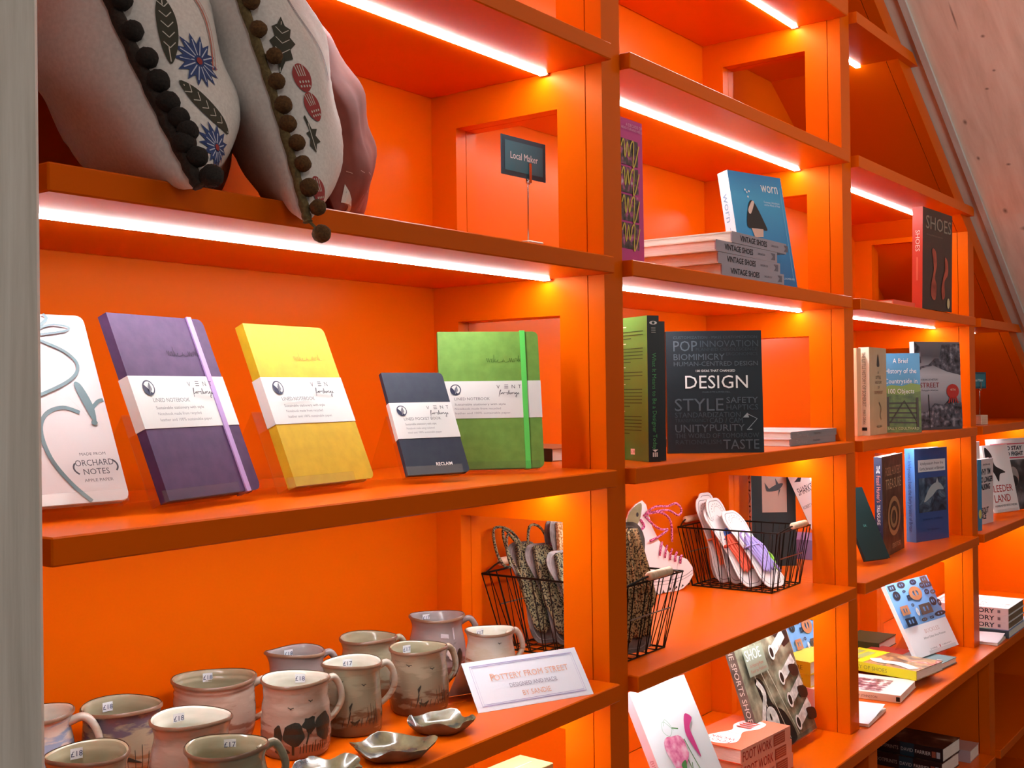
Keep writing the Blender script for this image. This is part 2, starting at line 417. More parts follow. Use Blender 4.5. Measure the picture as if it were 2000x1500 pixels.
class Print:
    """flat print on a planar face: (u right, v up, n out of the face)"""
    def __init__(s, parent, name='cover_print'):
        s.p=parent; s.name=name; s.mb=MB(); s.mats=[]; s.k=0
    def face(s, org, right, up, name=None):
        if s.mb.f: s.done()
        s.mb=MB(); s.mats=[]
        if name: s.name=name
        s.o=Vector(org); s.r=Vector(right); s.u=Vector(up); s.n=s.r.cross(s.u); s.k=1; return s
    def mi(s, m):
        if m not in s.mats: s.mats.append(m)
        return s.mats.index(m)
    def P(s, x, y, z=None):
        return s.o+s.r*x+s.u*y+s.n*(.00022*s.k if z is None else z)
    def poly(s, pts, m):
        s.k += 1; ar=sum(pts[i][0]*pts[(i+1)%len(pts)][1]-pts[(i+1)%len(pts)][0]*pts[i][1] for i in range(len(pts)))
        if ar<0: pts=pts[::-1]
        s.mb.add([s.P(*p) for p in pts],[tuple(range(len(pts)))],s.mi(m)); return s
    def rect(s,x0,y0,x1,y1,m): return s.poly([(x0,y0),(x1,y0),(x1,y1),(x0,y1)],m)
    def ring(s, outer, inner, m):
        s.k += 1; n=len(outer); s.mb.add([s.P(*p) for p in outer]+[s.P(*p) for p in inner],[(i,(i+1)%n,n+(i+1)%n,n+i) for i in range(n)],s.mi(m)); return s
    def line(s, pts, w, m, taper=None, closed=False):
        s.k += 1; L=[];R=[];N=len(pts)
        for i,(x,y) in enumerate(pts):
            a=pts[i-1] if i or closed else pts[i]; b=pts[(i+1)%N] if i<N-1 or closed else pts[i]
            dx,dy=b[0]-a[0],b[1]-a[1]; l=math.hypot(dx,dy) or 1; ww=w/2*(taper(i/(N-1)) if taper else 1)
            L.append(s.P(x-dy/l*ww,y+dx/l*ww)); R.append(s.P(x+dy/l*ww,y-dx/l*ww))
        n=N; s.mb.add(L+R,[(i,n+i,n+(i+1)%n,(i+1)%n) for i in range(n if closed else n-1)],s.mi(m)); return s
    def text(s, t, x, y, h=None, w=None, m=None, al='l', wide=0., bold=0., caps=True):
        """h = height of a capital; baseline at y"""
        vs_,fs,x0,x1,y0,y1=glyphs(t,wide,bold)
        sy=(h/.69) if h else (w/(x1-x0)); sx=(w/(x1-x0)) if w else sy
        ww=(x1-x0)*sx; ox={'l':0,'c':-ww/2,'r':-ww}[al]; s.k += 1
        s.mb.add([s.P(x+ox+(a-x0)*sx,y+b*sy) for a,b in vs_],fs,s.mi(m)); return s
    def done(s):
        if s.mb.f: s.mb.done(s.name,s.mats,s.p)
# ------------------------------------------------------------------ books
def frame(org, ew, et, eh):
    m = Matrix((Vector(ew), Vector(et), Vector(eh))).transposed().to_4x4(); m.translation = Vector(org); return m
def stand(x, y, z, yaw=0, tilt=0):
    return Matrix.Translation((x,y,z+B0)) @ Matrix.Rotation(math.radians(yaw),4,'Z') @ Matrix.Rotation(-math.radians(tilt),4,'X')
def lay(x, y, z, yaw, t, h):
    """lying, front cover up, spine towards the viewer"""
    return Matrix.Translation((x,y,z+B0)) @ Matrix.Rotation(math.radians(yaw),4,'Z') @ frame((h,0,t),(0,1,0),(0,0,-1),(-1,0,0))
def lay2(x, y, z, yaw, t):
    """lying, front cover up, spine to the left, bottom edge towards the viewer"""
    return Matrix.Translation((x,y,z+B0)) @ Matrix.Rotation(math.radians(yaw),4,'Z') @ frame((0,0,t),(1,0,0),(0,0,-1),(0,1,0))
def spine_out(x, y, z, yaw=0, t=.02):
    """upright, spine towards the viewer, back cover to the left; x,y = left front corner"""
    return Matrix.Translation((x,y,z+B0)) @ Matrix.Rotation(math.radians(yaw),4,'Z') @ frame((t,0,0),(0,1,0),(-1,0,0),(0,0,1))
class Book:
    def __init__(s, name, label, mtx, w, t, h, front, spine=None, back=None, pages=None, ct=.0016, over=.0018, rc=0, group=None, cat='book', curl=0):
        s.w,s.t,s.h=w,t,h
        s.o=thing(name,label,cat,mtx=mtx,group=group)
        mats=[front,spine or front,back or front]
        b=MB()
        cn='bc' if rc else ''
        def board(y0,y1,m):
            p=rrect(0,0,w,h,rc,cn); b.prism(p,'y',y0,y1,m)
        board(0,ct,0); board(t-ct,t,2)
        b.box(0,ct,ct,t-ct,0,h,m=1)
        # thin strip that carries the spine colour over the outer face
        b.box(-.0004,0,0,t,0,h,m=1)
        b.done('cover',mats,s.o)
        MB().box(ct,w-over,ct,t-ct,over,h-over).done('pages',pages or PAGES,s.o)
        s.pr=Print(s.o)
    def front(s,name='cover_print'): s.pr.face((0,0,0),(1,0,0),(0,0,1),name); return s.pr
    def spine(s): s.pr.face((-.0004,s.t,s.h),(0,0,-1),(0,-1,0),'spine_print'); return s.pr
    def back(s): s.pr.face((s.w,s.t,0),(-1,0,0),(0,0,1),'back_cover_print'); return s.pr
    def done(s): s.pr.done(); return s.o
def stand_for(label, mtx, w, d, tilt, gap, x0=.1, x1=.9, up=.1, group='clear acrylic display stands'):
    """bent acrylic easel under and behind a leaning book (local frame of the book)"""
    o=thing('display_stand',label,'stand',mtx=mtx,group=group)
    th=.0018
    ta=math.radians(tilt); # shelf plane in the book frame: direction y' -> (cos, sin) since the frame is tilted back
    low=-gap                                     # vertical drop to the shelf
    def world(yw, zw): return (yw*math.cos(ta)-zw*math.sin(ta), yw*math.sin(ta)+zw*math.cos(ta))
    d2=d+.0006
    tip=world(d2*math.cos(ta)+up*math.sin(ta)+.055, low+.0022)
    path=[(-.005,.010),(-.004,-.0022),(d2+.001,-.0022),(d2+.001,up),tip]
    L=[];n=len(path)
    for i,p in enumerate(path):
        a=Vector(path[max(0,i-1)]);b=Vector(path[min(n-1,i+1)]);t=(b-a).normalized();L.append((Vector(p),Vector((-t.y,t.x))))
    b=MB(); X0,X1=w*x0,w*x1
    V=[]
    for p,nn in L:
        for q in (p+nn*th/2,p-nn*th/2):
            V+= [(X0,q.x,q.y),(X1,q.x,q.y)]
    F=[]
    for i in range(n-1):
        k=4*i; F+=[(k,k+1,k+5,k+4),(k+2,k+6,k+7,k+3),(k,k+4,k+6,k+2),(k+1,k+3,k+7,k+5)]
    F+=[(0,2,3,1),(4*n-4,4*n-3,4*n-1,4*n-2)]
    b.add(V,F).done('bent_sheet',ACRYLIC,o)
    return o
INK=M('#2a2f3c',.6); GREY=M('#565a62',.6); LGREY=M('#7f838b',.6); NAVY=M('#222a4a',.5)
SCR={'mark':[(0,.3),(.05,.6),(.1,.1),(.16,.6),(.2,.1),(.27,.5),(.34,.25),(.3,.1),(.38,.55),(.4,.1),(.46,.2),(.5,1.),(.5,.1),(.58,.5),(.56,.3),(.62,.1),(.7,.3),(.76,.4),(.72,.15),(.8,.1),(1.02,.2),(1.1,.5),(1.05,.15),(1.15,.3),(1.2,.1),(1.45,.2),(1.5,.6),(1.55,.1),(1.62,.6),(1.66,.1),(1.75,.5),(1.7,.2),(1.8,.15),(1.86,.55),(1.95,.5),(2.0,.2),(2.08,.9),(2.08,.1),(2.16,.5),(2.14,.25),(2.3,.15)],
 'change':[(0,-.4),(.15,.9),(.25,1.1),(.1,.2),(.3,.3),(.42,.5),(.36,.15),(.5,.5),(.58,.15),(.66,.55),(.75,.45),(1.1,.5),(1.0,.2),(1.15,.15),(1.3,1.1),(1.27,.1),(1.42,.5),(1.46,.1),(1.65,.5),(1.55,.15),(1.7,.5),(1.75,.15),(1.83,.5),(1.95,.5),(1.98,.12),(2.2,.5),(2.1,.15),(2.26,.5),(2.24,-.5),(2.1,-.4),(2.4,.3),(2.5,.5),(2.42,.15),(2.6,.2)]}
def script(pr, key, x, y, w, thick, m):
    p=SCR[key]; s=w/(p[-1][0]); pr.line([(x+a*s,y+b*s*.55) for a,b in spline(p,4)],thick,m)
def notebook(label, mtx, w, t, h, c, cd, band=None, pocket=False, elastic=None, rc=.008):
    cm=noise_mat('notebook_cover',((.35,c),(.65,cd)),scale=60,rough=.6,bump=.15)
    b=Book('notebook',label,mtx,w,t,h,cm,pages=PAGES,rc=rc,ct=.0022,over=.003,cat='notebook')
    z0,z1=band; e=.0006
    MB().box(-.0012,w+e,-e,t+e,z0,z1).done('paper_band',M('#d9dcda',.6),b.o)
    if elastic:
        x=w*.815; MB().box(x,x+.0075,-.0019,t+.0012,-.0012,h+.0012).done('elastic_strap',M(elastic,.7),b.o)
    pr=b.front('band_print'); pr.k=5
    s=(z1-z0)/.058
    # round leaf emblem
    ex,ey,er=w*.155,z1-.0135*s,.0085*s
    pr.poly(ell(ex,ey,er,n=20),NAVY); pr.poly(ell(ex,ey,er*.82,n=20,a0=-60,a1=150),M('#d9dcda',.6))
    pr.poly([(ex-er*.1,ey-er*.85),(ex+er*.45,ey-er*.2),(ex+er*.25,ey+er*.75),(ex-er*.2,ey+er*.1)],LGREY)
    pr.line([(ex-er*.2,ey-er*.9),(ex+er*.2,ey+er*.6)],.0006*s,NAVY)
    vx=w*.56
    pr.text('V',vx,z1-.0125*s,h=.0055*s,m=INK)
    for k in range(3): pr.rect(vx+.012*s,z1-.0122*s+k*.0024*s,vx+.018*s,z1-.0114*s+k*.0024*s,INK)
    pr.text('N',vx+.0235*s,z1-.0125*s,h=.0055*s,m=INK)
    if w*.8>vx+.034*s or pocket: pr.text('T',vx+.0335*s,z1-.0125*s,h=.0055*s,m=INK)
    script(pr,'change',vx+.003*s,z1-.0225*s,.032*s,.0007*s,INK)
    pr.text('LINED POCKET BOOK' if pocket else 'LINED NOTEBOOK',w*.14,z1-.0305*s,h=.0044*s,m=GREY)
    for k,l in enumerate(('Sustainable stationery with style','Notebook made using reclaimed' if pocket else 'Notebook made from recycled','wool and 100% sustainable paper' if pocket else 'leather and 100% sustainable paper.')):
        pr.text(l,w*.14,z1-(.0385+.0068*k)*s,h=.0032*s,w=w*(.50,.45,.55)[k],m=GREY if k==0 else LGREY)
    pr=b.front('embossed_script')
    if pocket: pr.text('RECLAIM',w*.48,h*.075,h=.0045,m=WHITE,bold=.02)
    else: script(pr,'mark',w*.47,h*.765,w*.36,.0007,M('#2c1838' if c=='#4b2d5a' else '#47701f',.7) if c!='#d3b01e' else M('#a88a14',.6))
    b.done(); return b
def notebooks():
    m=stand(.5160,.0807,.0125,11.69,23.0)
    notebook('dark purple notebook with pale lilac strap and white paper band',m,.1500,.0125,.2121,'#4b2d5a','#412552',(.079,.139),elastic='#b094cc')
    stand_for('clear acrylic stand under the purple notebook',m,.15,.0125,23,.0125,x0=-.08,x1=.72)
    m=stand(.7042,.0975,.0125,4.46,23.46)
    notebook('yellow notebook with white paper band on the shelf',m,.1430,.0135,.2101,'#d3b01e','#c7a418',(.078,.139))
    stand_for('clear acrylic stand under the yellow notebook',m,.143,.0135,23.46,.0125,x0=-.12,x1=.7)
    m=stand(.8983,.0976,.0125,-17.8,27.13)
    notebook('small dark navy pocket notebook with white paper band',m,.0960,.0070,.1510,'#263243','#202b40',(.052,.105),pocket=True,rc=.006)
    stand_for('clear acrylic stand under the small navy pocket notebook',m,.096,.007,27,.0125,x0=-.05,x1=.86,up=.09)
    m=stand(1.0416,.1609,.0085,-43.1,10.79)
    notebook('lime green notebook with bright green strap beside the navy one',m,.1495,.0125,.2034,'#6d9a3c','#618e33',(.074,.129),elastic='#57cf57')
    stand_for('clear acrylic stand under the lime green notebook',m,.1495,.0125,10.8,.0085,x0=.1,x1=.95)
    # orchard notes
    m=stand(.4050,.1083,.0160,-6.35,27.1)
    w,t,h=.1300,.0085,.2126; x0=-.0520
    m2=m@Matrix.Translation((x0,0,0))
    b=Book('notebook','white notebook with line drawings of apples, half hidden by the timber post',m2,w,t,h,M('#dcd9db',.55),M('#a9a2b8',.6),rc=.008,cat='notebook',ct=.001)
    p=b.front(); ap=noise_mat('apple_print_ink',((.2,'#3f4d52'),(.5,'#6d8a92'),(.8,'#93b3bb')),scale=9,rough=.5)
    # lower apple
    p.line(spline([(.1285,.112),(.122,.110),(.112,.100)],5),.0040,ap)
    p.line(spline([(.100,.098),(.084,.104),(.066,.098),(.056,.080),(.059,.050),(.073,.022),(.090,.001)],6),.0042,ap)
    for q in (((.111,.088),(.090,.118),(.102,.101)),((.113,.086),(.101,.128),(.108,.130),(.116,.104)),): p.poly(spline(list(q),5,True),ap)
    p.poly(ell(.1125,.086,.0035,.003,10),ap)
    # upper apple
    p.line(spline([(.020,.105),(.060,.117),(.098,.135),(.110,.152),(.100,.168),(.078,.180),(.066,.186)],6),.0034,ap)
    for q in (((.062,.187),(.074,.212),(.082,.2120),(.080,.2)),((.064,.186),(.100,.196),(.106,.200),(.090,.202))):
        pass
    p.line(spline([(.063,.188),(.078,.2115)],3),.003,ap); p.line(spline([(.066,.188),(.088,.205),(.086,.2118)],4),.0034,ap)
    p.line(spline([(.066,.187),(.090,.199),(.110,.197),(.104,.192),(.070,.186)],4),.0022,ap); p.line(spline([(.060,.190),(.058,.2118)],3),.004,ap)
    k=M('#4b4a55',.6)
    p.text('ORCHARD',.101,.038,h=.0066,w=.040,m=k,al='c'); p.text('NOTES',.101,.0285,h=.0062,w=.027,m=k,al='c')
    p.text('MADE FROM',.101,.049,h=.0032,w=.027,m=GREY,al='c'); p.text('APPLE PAPER',.101,.0205,h=.0032,w=.030,m=GREY,al='c')
    p.line(ell(.1035,.036,.0255,.012,8,155,215),.0018,k); p.line(ell(.0985,.036,.0255,.012,8,-25,35),.0018,k)
    b.done()
    stand_for('clear acrylic stand under the white apple notebook',m,.08,.0085,27,.016,x0=-.3,x1=.93)
notebooks()

# ------------------------------------------------------------------ books of the second bay
def vgrad(name, stops, z0, z1, rough=.35):
    return noise_mat(name, stops, scale=4, rough=rough, gradz=(z0,z1,.12))
def books_bay2():
    # design book
    bk=M('#1b242c',.5)
    b=Book('book','dark slate hardback covered in rows of design words',stand(1.6727,.1415,.0004,-53.25,3.1),.1789,.020,.2286,bk,bk,ct=.0024,pages=PAGES)
    p=b.front(); W,H=b.w,b.h; g1=M('#59636c',.5); g2=M('#454f58',.5); g3=M('#363f48',.5); wt=M('#f4f4f2',.5)
    L=.075*W; R=.965*W
    def row(t,fy,fh,x0,x1,m): p.text(t,x0*W,fy*H,h=fh*H,w=(x1-x0)*W,m=m)
    row('CUSTOMIZATION - MASS CUSTOMIZATION',.936,.022,.075,.955,g2)
    row('POP',.835,.085,.075,.325,g1); row('INNOVATION',.868,.052,.355,.965,g2); row('PLANNED OBSOLESCENCE',.835,.024,.31,.955,g3)
    row('BIOMIMICRY',.762,.050,.075,.61,g1); row('ERGONOMICS',.795,.026,.625,.955,g3); row('HUMAN-CENTRED DESIGN',.712,.036,.075,.955,g1)
    row('100 IDEAS THAT CHANGED',.662,.019,.305,.715,wt); row('DESIGN',.528,.105,.19,.845,wt); row('CHARLOTTE & PETER FIELL',.490,.013,.365,.66,g1)
    row('STYLE',.345,.10,.075,.585,g1); row('SAFETY',.405,.048,.615,.945,g1); row('HAPTICS',.350,.042,.615,.945,g2)
    row('STANDARDIZATION',.290,.042,.075,.76,g2); row('TRANSPARENCY',.252,.028,.075,.425,g3); row('CAD / CAM',.243,.042,.435,.78,g2)
    row('UNITY',.170,.062,.075,.42,g1); row('PURITY',.178,.054,.435,.80,g1); row('THE WORLD OF TOMORROW',.122,.038,.075,.945,g2)
    row('RATIONALISM',.072,.036,.075,.55,g3); row('TASTE',.030,.078,.57,.945,g1)
    lm=M('#9aa4aa',.5)
    p.poly([(.78*W,.285*H),(.83*W,.325*H),(.845*W,.285*H)],lm); p.line([(.83*W,.315*H),(.93*W,.275*H),(.835*W,.195*H)],.0013,lm); p.rect(.82*W,.185*H,.875*W,.192*H,lm)
    b.done()
    # what it means to be a designer today (two copies)
    gm=noise_mat('green_back_cover',((.3,'#5c8a3c'),(.7,'#6e9c4a')),scale=5,rough=.35)
    sp=M('#11171c',.4)
    b=Book('book','thick paperback with black spine and green back cover near the upright',spine_out(1.4374,.0491,.0003,-28.4,.0226),.165,.0226,.2421,M('#12181c',.4),sp,gm)
    p=b.spine(); tx=M('#4c9a5c',.5)
    p.text('What It Means to Be a Designer Today',.062,.0085,h=.0078,w=.160,m=tx)
    p.poly(ell(.012,.0113,.003,.0075,14),WHITE); p.poly(ell(.012,.0113,.0022,.003,12),M('#1b3c3a',.5))
    for k in range(3): p.rect(.020+.0035*k,.007,.0215+.0035*k,.0155,M('#9aa3a0',.5))
    p.poly([(.222,.006),(.222,.017),(.226,.0115)],WHITE)
    for k in range(3): p.rect(.2265,.0065+.0035*k,.234,.0085+.0035*k,WHITE)
    p=b.back(); dk=M('#2c4422',.5); lt=M('#dfe8d4',.5); W,H=b.w,b.h
    y=.93
    for blk,n in ((lt,1),(dk,3),(lt,1),(dk,5),(lt,1),(dk,3),(lt,1),(dk,6),(lt,1),(dk,6)):
        for k in range(n):
            p.rect(.3*W,y*H,(.93 if k<n-1 else .7)*W*(1 if blk is dk else .86),(y+.006)*H,blk); y-=.0235
        y-=.012
    p.rect(.72*W,.045*H,.80*W,.085*H,M('#f3d9d4',.5)); p.text('£18',.735*W,.055*H,h=.005,m=M('#b0302c',.5))
    p.rect(.2*W,.0*H,.55*W,.13*H,M('#f0d0c6',.6)); 
    for k in range(9): p.rect((.24+.03*k)*W,.065*H,(.24+.03*k+.016)*W,.095*H,INK)
    b.done()
    Book('book','black paperback standing behind the green-backed one',spine_out(1.470,.052,.0003,-30,.018),.155,.018,.234,M('#16191d',.4),M('#191c20',.4)).done()
    # two grey paperbacks lying
    gr=M('#76838c',.45)
    for k in range(2):
        b=Book('book',('grey-spined paperback lying under its twin at the end of the design shelf','grey-spined paperback lying on its twin, cover lifting at the corner')[k],
               lay(2.000+.006*k,.040,.0004+.0147*k,0,.0145,.252),.185,.0145,.252,noise_mat('pale_pink_cover',((.35,'#e9d3d6'),(.55,'#f3e9ea'),(.7,'#c98f96')),scale=9,rough=.3,distort=1.),gr,pages=PAGESH,group='grey paperbacks lying on the design shelf')
        p=b.spine(); p.text('Toe fitting',.03,.004,h=.007,w=.06,m=M('#98a3aa',.5)); p.text('THOMAS',.12,.0055,h=.004,w=.04,m=M('#3f484f',.5)); b.done()
    Book('book','flat paperback lying at the back, seen through the opening',lay2(1.90,.205,.0004,4,.016),.16,.016,.12,M('#c9a183',.5),M('#6b5a50',.5)).done()
    Book('book','dark paperback lying flat, seen through the opening beside the green notebook',lay2(1.375,.200,.0004,-8,.022),.13,.022,.15,M('#a2603a',.5),M('#1d221f',.5)).done()
    # --- shelf above: shoes
    bl=vgrad('blue_cover_fade',((.0,'#1d5f9c'),(.45,'#2f86bd'),(.75,'#3fa0cf'),(1.,'#2a7fc0')),0,.23)
    b=Book('book','blue softback with a dark shoe on the cover, leaning behind the stacked hardbacks',stand(1.8294,.0560,.322,-15.5,9.95),.1617,.0255,.2308,bl,M('#d8e4ee',.4),ct=.0014)
    p=b.front(); W,H=b.w,b.h
    p.text('worn',.58*W,.845*H,h=.022,w=.32*W,m=WHITE); p.text('Footwear, Attachment',.60*W,.745*H,h=.0045,w=.30*W,m=M('#cfe2f0',.5)); p.text('and the Affects of Wear',.60*W,.72*H,h=.0045,w=.30*W,m=M('#cfe2f0',.5))
    p.poly(spline([(.22*W,.56*H),(.30*W,.72*H),(.40*W,.74*H),(.56*W,.54*H),(.56*W,.49*H),(.40*W,.505*H),(.24*W,.50*H)],5,True),M('#1c1a1e',.5))
    p.poly(spline([(.27*W,.66*H),(.36*W,.745*H),(.40*W,.73*H),(.31*W,.63*H)],4,True),M('#d7bdb2',.5))
    p.poly([(.28*W,.50*H),(.50*W,.50*H),(.48*W,.43*H),(.32*W,.42*H)],M('#caa79a',.5))
    for q in ((.30,.78),(.29,.82),(.26,.84),(.33,.83)): p.poly(ell(q[0]*W,q[1]*H,.0022,n=8),WHITE)
    p.line([(.93*W,.05*H),(.93*W,.90*H)],.0007,M('#9cc6e2',.5)); p.text('BLOOMSBURY',.72*W,.06*H,h=.004,m=M('#bfd7e8',.5))
    p=b.spine(); p.text('worn',.045,.006,h=.014,w=.058,m=M('#7fa8c6',.5)); p.line([(.115,.0125),(.16,.0125)],.0012,M('#7fa8c6',.5)); b.done()
    vg=M('#9d94a0',.45)
    spots=((1.628,.0055,0,.262,-.9),(1.618,.0075,.0206,.262,-.6),(1.607,.006,.0412,.262,.0),(1.668,.0045,.0618,.245,.3))
    which=('bottom','second from the bottom','third from the bottom','top')
    for k,(x,y,dz,L,ya) in enumerate(spots):
        b=Book('book','lilac-grey hardback with black spine capitals, %s of the stack of four'%which[k],lay(x,y,.3204+dz,ya,.0202,L),.235,.0202,L,noise_mat('cream_cover',((.3,'#cfc4b4'),(.7,'#e3d9ca')),scale=10),vg,pages=PAGESH,ct=.0022,group='stacked lilac-grey shoe hardbacks')
        p=b.spine(); p.text('VINTAGE SHOES',.034,.0055,h=.0100,w=.118,m=M('#14131a',.5),bold=.015); b.pr.face(b.pr.o,b.pr.r,b.pr.u,'spine_author'); p.text('CAROLINE COX',.172,.0085,h=.0036,w=.034,m=M('#4b4650',.5)); b.pr.face(b.pr.o,b.pr.r,b.pr.u,'spine_emblem'); p.poly([(.232,.004),(.242,.0105),(.232,.0165),(.252,.0165),(.252,.004)],M('#6c6470',.5)); b.done()
    pk=M('#c8408c',.4)
    b=Book('book','magenta book with yellow handwritten title, half hidden by the upright',stand(1.3125,.0215,.3204,0,.4),.0715,.020,.2250,pk)
    p=b.front(); W,H=b.w,b.h
    ph=noise_mat('magenta_photo_strip',((.3,'#1d1a1c'),(.5,'#5c4a4e'),(.62,'#c55a94'),(.75,'#ded3d2')),scale=70,rough=.4,detail=6)
    for k in range(4): p.rect(.0,(.09+.195*k)*H,.78*W,(.27+.195*k)*H,ph)
    yl=M('#d8bd52',.4)
    for k in range(4):
        zz=(.15+.195*k)*H; p.line([(.04*W+a*1.6,zz+c*1.15) for a,c in spline([(0,.012),(.005,.022),(.007,-.002),(.012,.02),(.014,.0),(.019,.018),(.024,.02),(.022,-.012),(.027,-.006),(.034,.018)],5)],.0028,yl)
    p.text('A DECADE OF',.95*W,.945*H,h=.005,w=.7*W,m=M('#e3a9c8',.5),al='r'); p.text('HEAD-TURNING HEELS',.95*W,.92*H,h=.004,w=.9*W,m=M('#e3a9c8',.5),al='r'); b.done()
    Book('book','pink paperback lying flat, its corner showing through the opening by the maker sign',lay2(1.318,.165,.3204,0,.011),.060,.011,.12,M('#d8508c',.4),M('#c63f7c',.4)).done()
books_bay2()
# ------------------------------------------------------------------ pottery
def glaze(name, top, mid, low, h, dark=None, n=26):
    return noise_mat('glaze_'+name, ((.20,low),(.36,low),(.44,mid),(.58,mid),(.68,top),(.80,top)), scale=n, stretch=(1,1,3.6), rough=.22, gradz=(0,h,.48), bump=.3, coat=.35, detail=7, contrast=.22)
def make_mug(label, x, y, R, h, prof, mat, inner, hang, price, pang, decor=None, handle=True, hm=None, hs=1., spout=None, rings=0, rimm=None):
    """R rim radius, prof list of (radius factor, height factor) from foot to rim; hang handle angle; pang sticker angle (deg)"""
    z=ZS[3]
    o=thing('mug' if spout is None else 'pottery_jug',label,'mug' if spout is None else 'jug',(x,y,z+.0003),group='pottery mugs on the low shelf')
    N=64; rp=spline([(a*R,b*h) for a,b in prof],5)
    if rings:
        rp=[(r*(1+.012*math.sin(zz/h*rings*6.28)*(1 if .3<zz/h<.92 else 0)),zz) for r,zz in rp]
    top=rp[-1]; th=.0034
    def wob(i,a):
        k=1+.012*math.sin(2*a+x*40)+.006*math.sin(3*a+y*50)
        dz=.0014*math.sin(2*a+x*30) if i>len(rp)*.5 else 0
        if spout is not None and i>len(rp)*.6:
            d=math.cos(a-math.radians(spout)); f=max(0,d)**6*(min(1,(i/len(rp)-.6)/.35)); k+=.16*f; dz+=.003*f
        return (k,dz)
    body=[(0.0,0.0),(rp[0][0]*.92,0.0)]+rp+[(top[0]-th*.5,top[1]+.0014)]
    MB().lathe(body,N,wob=lambda i,a: wob(i,a)).done('body',mat,o,smooth=True)
    inn=[(top[0]-th*.45,top[1]+.0013)]+[(max(r-th,.002),max(zz,.006)) for r,zz in rp[::-1]]+[(0.0,.006)]
    MB().lathe(inn,N,wob=lambda i,a: wob(len(rp)*.9 if i<len(rp)*.4 else 0,a)).done('inside',inner,o,smooth=True)
    MB().lathe([(top[0]+.0004,top[1]-.0022),(top[0]+.0006,top[1]-.0002),(top[0]-th*.3,top[1]+.0019)],N,wob=lambda i,a: wob(len(rp)*.95,a)).done('brown_rim',rimm or M('#7a5a45',.3),o,smooth=True)
    def rad(zz):
        for (r0,z0),(r1,z1) in zip(rp,rp[1:]):
            if z0<=zz<=z1: return r0+(r1-r0)*(zz-z0)/max(1e-6,z1-z0)
        return rp[-1][0]
    if handle:
        a=math.radians(hang); d=Vector((math.cos(a),math.sin(a),0))
        z1,z2=h*.86,h*.30; L=.022*hs
        pts=[d*(rad(z1)-.003)+Vector((0,0,z1)), d*(rad(z1)+L*.55)+Vector((0,0,z1+.006)), d*(rad(z1)+L)+Vector((0,0,z1-.006)),
             d*(rad(.6*h)+L*1.05)+Vector((0,0,h*.58)), d*(rad(z2)+L*.55)+Vector((0,0,z2+.010)), d*(rad(z2)-.003)+Vector((0,0,z2))]
        MB().tube(spline([tuple(p) for p in pts],5),[.0052-.0014*i/25 for i in range(26)],8,flat=1.0).done('handle',hm or mat,o,smooth=True)
    if price:
        a=math.radians(pang); zz=h-.0085; r=rad(zz)-th-.0012
        k=MB(); W=.0125; n=5
        V=[]
        for j in range(n+1):
            aa=a+W/r*(j/n-.5)
            for q in (0,1): V.append(((r+(.0035 if q else 0)*0)*math.cos(aa),r*math.sin(aa),zz-.0055+.011*q))
        k.add(V,[(2*j,2*j+1,2*j+3,2*j+2) for j in range(n)],0)
        st=k.done('price_sticker',M('#f1f2f6',.5),o)
        out=Vector((-math.cos(a),-math.sin(a),0)); rt=Vector((math.sin(a),-math.cos(a),0)); c=Vector(((r-.0010)*math.cos(a),(r-.0010)*math.sin(a),zz))
        p=Print(st,'price'); p.face(c,rt,(0,0,1)); p.text(price,0,-.0026,h=.0056,m=M('#2f3d63',.6),al='c'); p.done()
    if decor:
        mats=[];mb=MB()
        for pts,m in decor:
            if m not in mats: mats.append(m)
            V=[]
            c=(sum(q[0] for q in pts)/len(pts),sum(q[1] for q in pts)/len(pts))
            n=len(pts); Q=4; ring=[(c[0]+(q[0]-c[0])*(1-k/Q),c[1]+(q[1]-c[1])*(1-k/Q)) for k in range(Q) for q in pts]+[c]
            for (aa,zz) in ring:
                ar=math.radians(aa); i=min(range(len(rp)),key=lambda t:abs(rp[t][1]-zz*h))+2; kk=wob(i,ar)[0]
                r=rad(zz*h)*kk+.0006; V.append((r*math.cos(ar),r*math.sin(ar),zz*h))
            F=[(k*n+i,k*n+(i+1)%n,(k+1)*n+(i+1)%n,(k+1)*n+i) for k in range(Q-1) for i in range(n)]+[((Q-1)*n+i,(Q-1)*n+(i+1)%n,Q*n) for i in range(n)]
            mb.add(V,F,mats.index(m))
        mb.done('painted_decoration',mats,o)['kind']='stuff'
    return o
def dblob(a,z,ra,rz,n=18,jit=.10):
    return [(a+ra*(1+jit*math.sin(5*t+a))*math.cos(t),z+rz*(1+jit*math.cos(3*t+z*9))*math.sin(t)) for t in [2*math.pi*i/n for i in range(n)]]
def dline(pts,w):
    L=[];R_=[]
    for i,(x,y) in enumerate(pts):
        a=pts[max(0,i-1)];b=pts[min(len(pts)-1,i+1)];dx,dy=(b[0]-a[0])/60,(b[1]-a[1]);l=math.hypot(dx,dy) or 1
        L.append((x-dy/l*w*60,y+dx/l*w));R_.append((x+dy/l*w*60,y-dx/l*w))
    return L+R_[::-1]
def bird(a,z,s=4,w=.006): return dline([(a-s,z+.02),(a-s*.3,z+.005),(a,z-.01),(a+s*.4,z+.01),(a+s,z+.012)],w)
